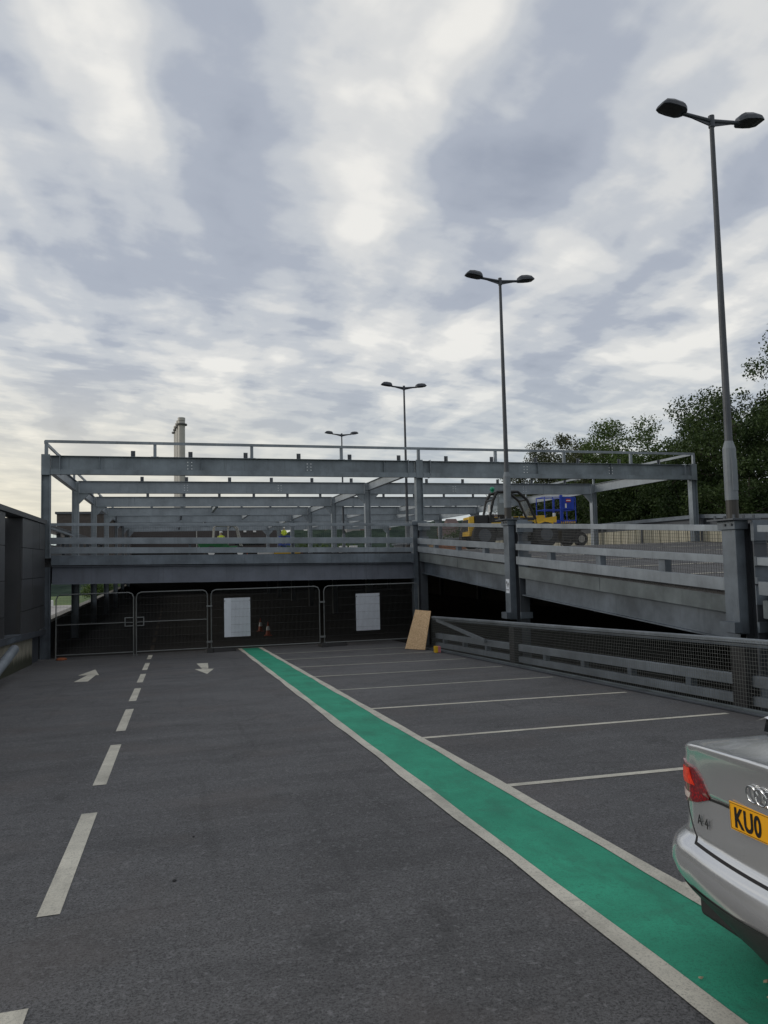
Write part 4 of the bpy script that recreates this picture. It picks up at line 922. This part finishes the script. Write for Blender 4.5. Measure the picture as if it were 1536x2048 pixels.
# ------------------------------------------------------------------ trees
def tree(x, y, zb, height, rad, seed, nl, leaf, lm, label, group, stretch=1.0, low=.0):
    rs = np.random.RandomState(seed)
    t = thing('tree', label, 'tree', (x, y, zb), 0, group)
    tk = MB(); top = Vector((x+rs.uniform(-.4, .4), y+rs.uniform(-.4, .4), zb+height*.8)); base = Vector((x, y, zb))
    n = 7; pts = [base.lerp(top, i/n)+Vector((rs.uniform(-.15, .15), rs.uniform(-.15, .15), 0))*(i > 0) for i in range(n+1)]; r0_ = height*.018+.06
    for i in range(n): tk.tube(pts[i], pts[i+1], r0_*(1-i/n*.85), r0_*(1-(i+1)/n*.85), 8)
    cl = []
    for i in range(26):
        f_ = rs.uniform(.22, .95); p = base.lerp(top, f_); a = rs.uniform(0, 2*math.pi); rr = rad*rs.uniform(.45, 1.0)*math.sin(math.pi*min(1, max(.12, (f_-.05)*.95)))**.5
        e = p+Vector((math.cos(a)*rr*stretch, math.sin(a)*rr, rr*rs.uniform(.15, .7)))
        m1 = p.lerp(e, .5)+Vector((0, 0, -.1*rr)); w0 = r0_*.4*(1-f_*.6)
        tk.tube(p, m1, w0, w0*.6, 5); tk.tube(m1, e, w0*.6, .012, 5)
        cl.append((e, rad*rs.uniform(.20, .36))); cl.append((m1, rad*rs.uniform(.18, .30)))
        e2 = e+Vector((rs.uniform(-1, 1), rs.uniform(-1, 1), rs.uniform(-.3, 1)))*rad*.28; tk.tube(e, e2, .02, .008, 4); cl.append((e2, rad*rs.uniform(.10, .2)))
    tk.build('trunk', M['bark'], t)
    for i in range(22):
        th_, ph = rs.uniform(0, 2*math.pi), rs.uniform(low, 1.25)
        c = Vector((x+math.cos(th_)*math.cos(ph)*rad*.85*stretch, y+math.sin(th_)*math.cos(ph)*rad*.85, zb+height*.52+math.sin(ph)*height*.44))
        cl.append((c, rad*rs.uniform(.14, .30)))
    C = np.array([c[0][:] for c in cl]); Rr = np.array([c[1] for c in cl]); wgt = Rr**2; wgt /= wgt.sum()
    idx = rs.choice(len(cl), nl, p=wgt); dirn = rs.normal(size=(nl, 3)); dirn /= np.linalg.norm(dirn, axis=1)[:, None]
    rr = rs.uniform(.35, 1.12, nl)[:, None]; pos = C[idx]+dirn*Rr[idx][:, None]*rr*np.array([1, 1, .8])
    a1 = rs.normal(size=(nl, 3)); a1 /= np.linalg.norm(a1, axis=1)[:, None]; a2 = np.cross(a1, rs.normal(size=(nl, 3))); a2 /= np.linalg.norm(a2, axis=1)[:, None]
    s1 = leaf*rs.uniform(.6, 1.3, nl)[:, None]; a1 = a1*s1; a2 = a2*s1*.55
    V = np.stack([pos-a1*.5, pos+a2*.5-a1*.05, pos+a1*.5, pos-a2*.5-a1*.05], 1).reshape(-1, 3)-np.array([x, y, zb])
    me = bpy.data.meshes.new('crown'); me.vertices.add(nl*4); me.vertices.foreach_set('co', V.ravel())
    me.loops.add(nl*4); me.loops.foreach_set('vertex_index', np.arange(nl*4)); me.polygons.add(nl); me.polygons.foreach_set('loop_start', np.arange(nl)*4)
    me.update(calc_edges=True); me.materials.append(lm)
    o = bpy.data.objects.new('crown', me); SC.collection.objects.link(o); o.parent = t
    return t
G = 'trees behind the cream wall'
T = [ # x, y, zbase, height, radius, seed, leaves, leafsize, material, label
 (25.2, 19.5, -3, 14.5, 3.6, 1, 30000, .17, 'leafA', 'tallest tree at the right edge of the photo, right of the nearest lamp post'),
 (27.5, 25.8, -3, 14.2, 3.7, 2, 26000, .17, 'leafA', 'dark tree directly behind the nearest lamp post'),
 (26.0, 29.3, -3, 12.5, 3.6, 3, 26000, .17, 'leafA', 'tall dark tree just left of the nearest lamp post'),
 (25.5, 33.8, -3, 10.6, 3.2, 4, 22000, .17, 'leafB', 'rounded green tree above the right end of the steel frame'),
 (26.0, 38.2, -3, 11.4, 3.2, 5, 22000, .17, 'leafB', 'brighter green tree left of the rounded one, behind the guard rail'),
 (26.5, 43.2, -3, 10.8, 3.2, 6, 24000, .18, 'leafC', 'olive tree with a ragged top behind the frame'),
 (27.0, 49.0, -3, 12.4, 3.3, 7, 20000, .19, 'leafC', 'thin topped olive tree right of the second lamp post'),
 (26.5, 55.5, -3, 10.4, 2.3, 8, 6000, .20, 'leafC', 'sparse small tree around the second lamp post'),
 (24.0, 36.0, -3, 7.6, 2.6, 9, 14000, .17, 'leafA', 'low dark bush tree behind the platform lift'),
 (23.9, 31.0, -3, 7.6, 2.6, 10, 14000, .17, 'leafA', 'low dark bush tree behind the second frame column on the right'),
 (23.6, 26.0, -3, 7.6, 2.5, 11, 14000, .17, 'leafA', 'low dark bush tree behind the right end column of the frame'),
 (23.6, 21.2, -3, 7.4, 2.4, 12, 14000, .17, 'leafA', 'low dark bush tree right of the end column of the frame'),
 (24.2, 42.0, -3, 7.4, 2.6, 13, 10000, .18, 'leafA', 'low dark bush tree left of the platform lift'),
 (24.5, 49.0, -3, 6.4, 2.6, 14, 8000, .19, 'leafA', 'low dark bush tree behind the telehandler cab'),
 (24.0, 58.0, -3, 5.6, 2.8, 15, 7000, .20, 'leafB', 'low green bush tree left of the telehandler'),
 (30.0, 23.0, -3, 12.0, 3.8, 16, 20000, .18, 'leafA', 'dark tree in the second row, right of the nearest lamp post'),
 (30.0, 33.0, -3, 10.5, 3.8, 17, 18000, .18, 'leafA', 'dark tree in the second row, filling the gap above the end column'),
 (30.5, 41.0, -3, 9.6, 3.8, 18, 14000, .18, 'leafA', 'dark tree in the second row behind the brighter green one'),
]
for x, y, zb, h, r_, sd_, nl, lf, lm, lab in T: tree(x, y, zb, h, r_, sd_, int(nl*1.5), lf*.86, M[lm], lab, G, 1.0, -.9)
struct(MB().box(21.2, 60, -12, 80, -8.6, -2.4).build('bank', M['grass']))
for i, (x, y, h, lab) in enumerate(((-13, 150, 6.0, 'distant light green tree seen under the deck, left one'), (-4, 155, 5.5, 'distant light green tree seen under the deck, right one'))):
    tree(x, y, -8.5, h, 3.6, 40+i, 5000, .4, M['leafB'], lab, 'trees seen through the lower opening')
# far wood on the flat land behind the deck
for i in range(7):
    x = 14+i*9+random.uniform(-2, 2); tree(x+4, 120+random.uniform(-8, 8), -8.5, random.uniform(10.5, 12.5), 5.5, 60+i, 5000, .5, M['leafB' if i % 2 else 'leafA'], ('leftmost', 'second', 'third', 'middle', 'fifth', 'sixth', 'rightmost')[i]+' tree, counted from the left, of the dark far row beyond the deck', 'far row of trees beyond the deck')
fw = thing('yard_wall', 'long pale low wall across the yard outside on the left', 'wall', (-20, 70, -8.5))
MB().box(-26, -25.6, 20, 180, -8.5, -7.2).build('wall', M['whitep'], fw)
# ------------------------------------------------------------------ small things lying on the deck
rnd = random.Random(3)
for i, (x, y, lab) in enumerate(((2.36, 2.55, 'withered pale leaf on the green walkway near the car bumper, lower one'), (2.52, 2.83, 'withered pale leaf on the green walkway near the car bumper, upper one'), (2.44, 2.72, 'crumpled pale leaf on the green walkway between two others'), (2.27, 2.95, 'tiny pale leaf fragment on the green walkway near its left edge'))):
    t = thing('fallen_leaf', lab, 'leaf', (x, y, dz(y)), 0, 'leaves fallen on the walkway'); s_ = (.028, .02, .022, .014)[i]; z = dz(y)+.012
    p = [(x+s_*math.cos(a)*rnd.uniform(.6, 1.1), y+s_*.5*math.sin(a)*rnd.uniform(.6, 1.1), z+rnd.uniform(0, .006)) for a in [k*math.pi/4 for k in range(8)]]
    m_ = MB(); m_.add(p+[(x, y, z+.008)]+[(a, b_, c-.003) for a, b_, c in p], [(k, (k+1) % 8, 8) for k in range(8)]+[(k, 9+k, 9+(k+1) % 8, (k+1) % 8) for k in range(8)]); m_.build('blade', plain('dry_leaf', (.45, .36, .24), .8), t) if i == 0 else m_.build('blade', MATS['dry_leaf'], t)
for x, y, s_, lab in ((.0, 5.05, .014, 'small black pebble on the deck, between the dashed line and the walkway'), (.14, 5.9, .010, 'small black stone farther up the deck than the other')):
    t = thing('pebble', lab, 'pebble', (x, y, dz(y)), 0, 'loose stones on the deck'); MB().sphere((x, y, dz(y)+s_*.35), s_, .55, 7, 5).build('stone', M['black'], t)
# ------------------------------------------------------------------ silver saloon car
CAR = thing('parked_car', 'silver saloon car parked in the nearest bay, its rear corner over the walkway', 'car', (2.15, 2.41, dz(2.41)))
CAR.rotation_euler = (-math.atan(S), 0, R(CARYAW := -4.0))
CS = 1.0; CAR.scale = (CS, CS, CS)
def tab(T_, z):
    for (a, b_), (c, d) in zip(T_, T_[1:]):
        if z <= c: 
            t = max(0, min(1, (z-a)/(c-a))); return b_+(d-b_)*t
    return T_[-1][1]
ZX = [(.20, .17), (.27, .12), (.34, .07), (.385, .040), (.43, .012), (.48, 0), (.525, .004), (.56, .02), (.59, .055), (.61, .080), (.66, .090), (.74, .094), (.806, .091), (.86, .084), (.91, .074), (.955, .055), (.985, .036), (.995, .034), (1.0, .042)]
ZW = [(.20, .70), (.28, .77), (.37, .88), (.48, .915), (.56, .912), (.60, .890), (.66, .880), (.75, .865), (.85, .84), (.93, .785), (.985, .725), (1.0, .70)]
ZF = [(.20, 4.5), (.35, 4.66), (.5, 4.70), (.62, 4.68), (.8, 4.6), (1.0, 4.45)]
LEN = 4.7
def pt(z, s):      # s 0..1 rear face centre->corner, 1..2 corner, 2..3 side, 3..4 front corner, 4..5 front face
    w = tab(ZW, z); xr = tab(ZX, z)+tab([(.60, 0), (.792, .022), (.806, 0)], z)*max(0, min(1, (.92-s)/.25)); xf = tab(ZF, z); q_ = max(0, min(1, (z-.6)/.4)); ry, rx, bow = .34-.12*q_, .40-.10*q_, .055
    ye = w-ry; b_ = bow
    if s <= 1: y = ye*s; x = xr+b_*(y/ye)**2
    elif s <= 2:
        a = (s-1)*math.pi/2; e = .86
        y = ye+ry*math.sin(a)**e; x = xr+b_+rx*(1-math.cos(a)**e)
        x += .16*(s-1)*(2-s)*ry
    elif s <= 3: x = xr+b_+rx+(xf-.5-xr-b_-rx)*(s-2); y = w+.012*math.sin(math.pi*(s-2))
    elif s <= 4:
        a = (s-3)*math.pi/2; y = w-.45+.45*math.cos(a); x = xf-.5+.40*math.sin(a)
    else: y = (w-.45)*(5-s); x = xf-.10+.10*(1-((5-s))**2)
    zz = z
    if z > .6 and x > 3.0: zz = z-(z-.6)/.40*.16*min(1, (x-3.0)/1.5)
    elif z > .62 and x < 1.2: zz = z+.07*(z-.62)/.38*max(0, 1-(y/.82)**2)*max(0, 1-x/1.2)
    return Vector((x, y, zz))
def nrm_(z, s):
    e = 1e-3; a = pt(z, min(5, s+e))-pt(z, max(0, s-e)); b_ = pt(min(1.0, z+.004), s)-pt(max(.2, z-.004), s)
    n = b_.cross(a); n.normalize(); p = pt(z, s); c = Vector((1.3 if p.x < 2 else 3.4, 0, p.z))
    return n if n.dot(p-c) > 0 else -n
def pt2(z, s, off=0.0):
    n = nrm_(z, s)
    return pt(z, s)+n*off
Ss = list(np.linspace(0, 1, 13))+list(np.linspace(1, 2, 19))[1:]+list(np.linspace(2, 3, 15))[1:]+list(np.linspace(3, 4, 9))[1:]+list(np.linspace(4, 5, 8))[1:]
Zs = [.20, .235, .27, .305, .34, .36, .385, .41, .43, .455, .48, .50, .525, .545, .56, .575, .59, .60, .61, .63, .66, .70, .74, .78, .792, .799, .806, .82, .86, .90, .93, .955, .97, .985, .99, .995, 1.0]
def mir(v): return Vector((v.x, -v.y, v.z))
body = MB(); rings = []
for z in Zs:
    Lh = [pt(z, s) for s in Ss]; rings.append(Lh+[mir(v) for v in Lh[-2:0:-1]])
body.loft(rings, cap=False)
nS = len(Ss); topr = [pt(1.0, s) for s in Ss]; rows = []
for v in topr:
    rows.append([(v.x + (0 if v.y > .01 else 0), v.y*k_, v.z+.035*(1-k_*k_)*min(1, (v.x)/.5)+(.05*min(1, max(0, (v.x-.1)/.6)) if v.x < 3 else .05)*(1-k_**4)) for k_ in (1, .93, .8, .5, 0, -.5, -.8, -.93, -1)])
body.grid(rows)
bo_ = body.build('body', M['carpaint'], CAR, smooth=True, local=True, normals=True)
def patch(name, m, f0, f1, z0, z1, off, parent=CAR, nz=12, ns=16, side=1):
    mb = MB(); rows = []
    for i in range(nz+1):
        z = z0+(z1-z0)*i/nz; a, b_ = f0(z), f1(z)
        r_ = [pt2(z, a+(b_-a)*j/ns, off) for j in range(ns+1)]
        rows.append([(v.x, v.y*side, v.z) for v in r_])
    mb.grid(rows)
    # thin skirt so the part has thickness
    rim = rows[0]+[r_[-1] for r_ in rows[1:]]+rows[-1][::-1][1:]+[r_[0] for r_ in rows[::-1]][1:]
    inn = []
    mb.add(rim+[(x+.012, y, z) for x, y, z in rim], [(k_, k_+1, len(rim)+k_+1, len(rim)+k_) for k_ in range(len(rim)-1)])
    return mb.build(name, m, parent, smooth=False if nz < 2 else True, local=True)
for sd_ in (1, -1):
    lo = lambda z: tab([(.735, 1.22), (.755, .98), (.785, .80), (.82, .80), (.86, .85), (.90, .98), (.925, 1.28)], z)
    hi = lambda z: tab([(.735, 1.50), (.76, 1.78), (.80, 1.92), (.88, 1.94), (.925, 1.86)], z)
    lp_ = patch('tail_lamp', M['lampred'], lo, hi, .735, .925, .008, side=sd_, nz=20, ns=24)
    patch('inner_lens', M['lampor'], lambda z: tab([(.82, .98), (.90, 1.06)], z), lambda z: tab([(.82, 1.22), (.90, 1.28)], z), .825, .895, .0105, lp_, 8, 8, sd_)
    patch('reversing_lens', M['lampwh'], lambda z: tab([(.755, 1.12), (.775, 1.08)], z), lambda z: tab([(.755, 1.36), (.79, 1.40)], z), .757, .785, .0105, lp_, 3, 8, sd_)
    patch('lamp_gap', M['seam'], lambda z: 0.55, lambda z: .90, .780, .790, .002, side=sd_, nz=3, ns=16)
    patch('boot_shut_line', M['seam'], lambda z: tab([(.57, .96), (.60, 1.02), (.66, 1.15), (.735, 1.28)], z)-.010, lambda z: tab([(.57, .96), (.60, 1.02), (.66, 1.15), (.735, 1.28)], z)+.006, .588, .733, .002, side=sd_, nz=14, ns=2)
    patch('bumper_shut_line', M['seam'], lambda z: 0.0, lambda z: 1.0, .586, .594, .002, side=sd_, nz=2, ns=14)
    sk = MB(); rows = []
    for i in range(11):
        r_ = [pt2(.20+(.385+.055*max(0, 1-s_/1.15)-.20)*i/10, s_, .005) for s_ in np.linspace(0, 2, 28)]
        rows.append([(v.x, v.y*sd_, v.z) for v in r_])
    sk.grid(rows).build('lower_skirt', M['trim'], CAR, smooth=True, local=True)
# flat lower valance and step under the bumper
MB().box(.24, .95, -.76, .76, .185, .30).build('underbody', M['black'], CAR, local=True, bevel=.02)
MB().tube((.24, -.48, .22), (.45, -.48, .22), .035, n=12).build('exhaust', M['trim'], CAR, local=True)
MB().box(.5, 4.4, -.75, .75, .15, .26).build('floor_pan', M['black'], CAR, local=True)
# boot lip highlight edge
# greenhouse
def roofz(x): return tab([(.66, 1.09), (.9, 1.19), (1.2, 1.315), (1.5, 1.385), (1.9, 1.42), (2.4, 1.427), (2.8, 1.39), (3.2, 1.22), (3.62, 1.02)], x)
gh = MB(); rings = []
for x in np.linspace(.66, 3.62, 26):
    zt_ = roofz(x); t = min(1, (zt_-1.03)/.38); wb = .74; wt = .74-.17*t
    zb2 = 1.02 if x < 3 else 1.02-.05*(x-3)/.6
    rings.append([(x, -wb, zb2), (x, -lerp(wb, wt, .55), lerp(zb2, zt_, .55)), (x, -wt, zt_-.03*t), (x, -wt*.8, zt_), (x, 0, zt_+.012), (x, wt*.8, zt_), (x, wt, zt_-.03*t), (x, lerp(wb, wt, .55), lerp(zb2, zt_, .55)), (x, wb, zb2)])
gh.loft(rings); gh.build('window', M['carglass'], CAR, smooth=False, local=True, normals=True)
rf = MB(); rows = []
for x in np.linspace(1.25, 2.85, 16):
    zt_ = roofz(x); t = min(1, (zt_-1.03)/.38); wt = .74-.17*t
    rows.append([(x, y*wt, zt_+dzz) for y, dzz in ((-1.035, -.05), (-1.01, -.02), (-.8, .008), (0, .020), (.8, .008), (1.01, -.02), (1.035, -.05))])
rf.grid(rows)
for s_ in (-1, 1):   # rear and front pillars
    for xa, xb in ((.60, 1.3), (2.8, 3.6)):
        rr_ = []
        for i in range(7):
            x = lerp(xa, xb, i/6); zt_ = roofz(max(.66, x)); t = max(0, min(1, (zt_-1.03)/.38)); wt = .75-.17*t
            rr_.append([(x, s_*(wt+.010), zt_-.02), (x+.0, s_*(wt-.07), zt_+.016), (x, s_*(wt-.10), zt_+.010)])
        rf.grid(rr_)
rf.build('roof', M['carpaint'], CAR, smooth=True, local=True)
for x in (1.02, 3.83):
    for s_ in (-1, 1):
        w_ = MB(); c = Vector((x, s_*.80, .33)); d = Vector((0, .11, 0)); w_.tube(c-d, c+d, .325, n=28); wo = w_.build('wheel', M['black'], CAR, local=True)
        MB().tube(c+Vector((0, s_*.10, 0)), c+Vector((0, s_*.122, 0)), .22, n=20).build('rim', M['chrome'], wo, local=True)
        ar = MB(); rr_ = []
        for i in range(17):
            a = math.pi*i/16; rr_.append([(x+math.cos(a)*.36, s_*.918, .30+math.sin(a)*.38), (x+math.cos(a)*.30, s_*.919, .30+math.sin(a)*.30)])
        ar.grid(rr_).build('wheel_arch', M['trim'], CAR, local=True)
for s_ in (-1, 1): MB().sphere((2.95, s_*.98, 1.02), .10, .7).build('mirror', M['carpaint'], CAR, local=True, smooth=True)
# number plate and badges; they lean with the boot face
def text_mesh(name, body_, size, m, parent, M4, bold=0.0, sx_=1.0, ext=.001):
    cu = bpy.data.curves.new(name, 'FONT'); cu.body = body_; cu.size = size; cu.extrude = ext; cu.offset = bold; cu.align_x = 'LEFT'; cu.space_character = 1.08
    tmp = bpy.data.objects.new('tmp', cu); SC.collection.objects.link(tmp); bpy.context.view_layer.update()
    me = bpy.data.meshes.new_from_object(tmp.evaluated_get(bpy.context.evaluated_depsgraph_get())); bpy.data.objects.remove(tmp)
    me.transform(Matrix.Diagonal((sx_, 1, 1, 1))); me.transform(M4); me.materials.clear(); me.materials.append(m)
    o = bpy.data.objects.new(name, me); SC.collection.objects.link(o); o.parent = parent; return o
def facing(x, y, z, lean=0.0, yaw=0.0):  # text x axis -> car -y, text y -> up, normal -> -x
    return Matrix.Translation((x, y, z)) @ Matrix.Rotation(yaw, 4, 'Z') @ Matrix.Rotation(lean, 4, 'Y') @ Matrix(((0, 0, -1, 0), (-1, 0, 0, 0), (0, 1, 0, 0), (0, 0, 0, 1)))
PZ, PX = .80, .094
plm = MB(); plm.box(-.006, 0, -.262, .262, -.0575, .0575)
pl = plm.build('number_plate', M['plate'], CAR, local=True, bevel=.004); pl.location = (PX, 0, PZ)
bd = MB()
for a, b_, c, d in ((-.257, .257, .0505, .0525), (-.257, .257, -.0525, -.0505), (-.257, -.255, -.0505, .0505), (.255, .257, -.0505, .0505)): bd.box(-.0068, -.0061, a, b_, c, d)
bd.build('plate_border', M['ink'], pl, local=True)
text_mesh('plate_letters', 'KU0', .113, M['ink'], pl, facing(-.0075, .232, -.040), .0028, .74)
ri = MB()
for i in range(4): ri.torus((.070-.002*(i % 2), .085-i*.051, .925), (1, 0, .12), .033, .0046, 30, 8)
ri.build('ring_emblem', M['chrome'], CAR, local=True, smooth=True)
bp = pt(.69, .96)
text_mesh('model_badge', 'A 4', .066, M['trim'], CAR, facing(pt(.69, .93).x-.004, .565, .672, 0, R(-8)), .0, 1.0, .001)
# number plate recess shadow gap above the plate and boot crease
bpy.context.view_layer.update()
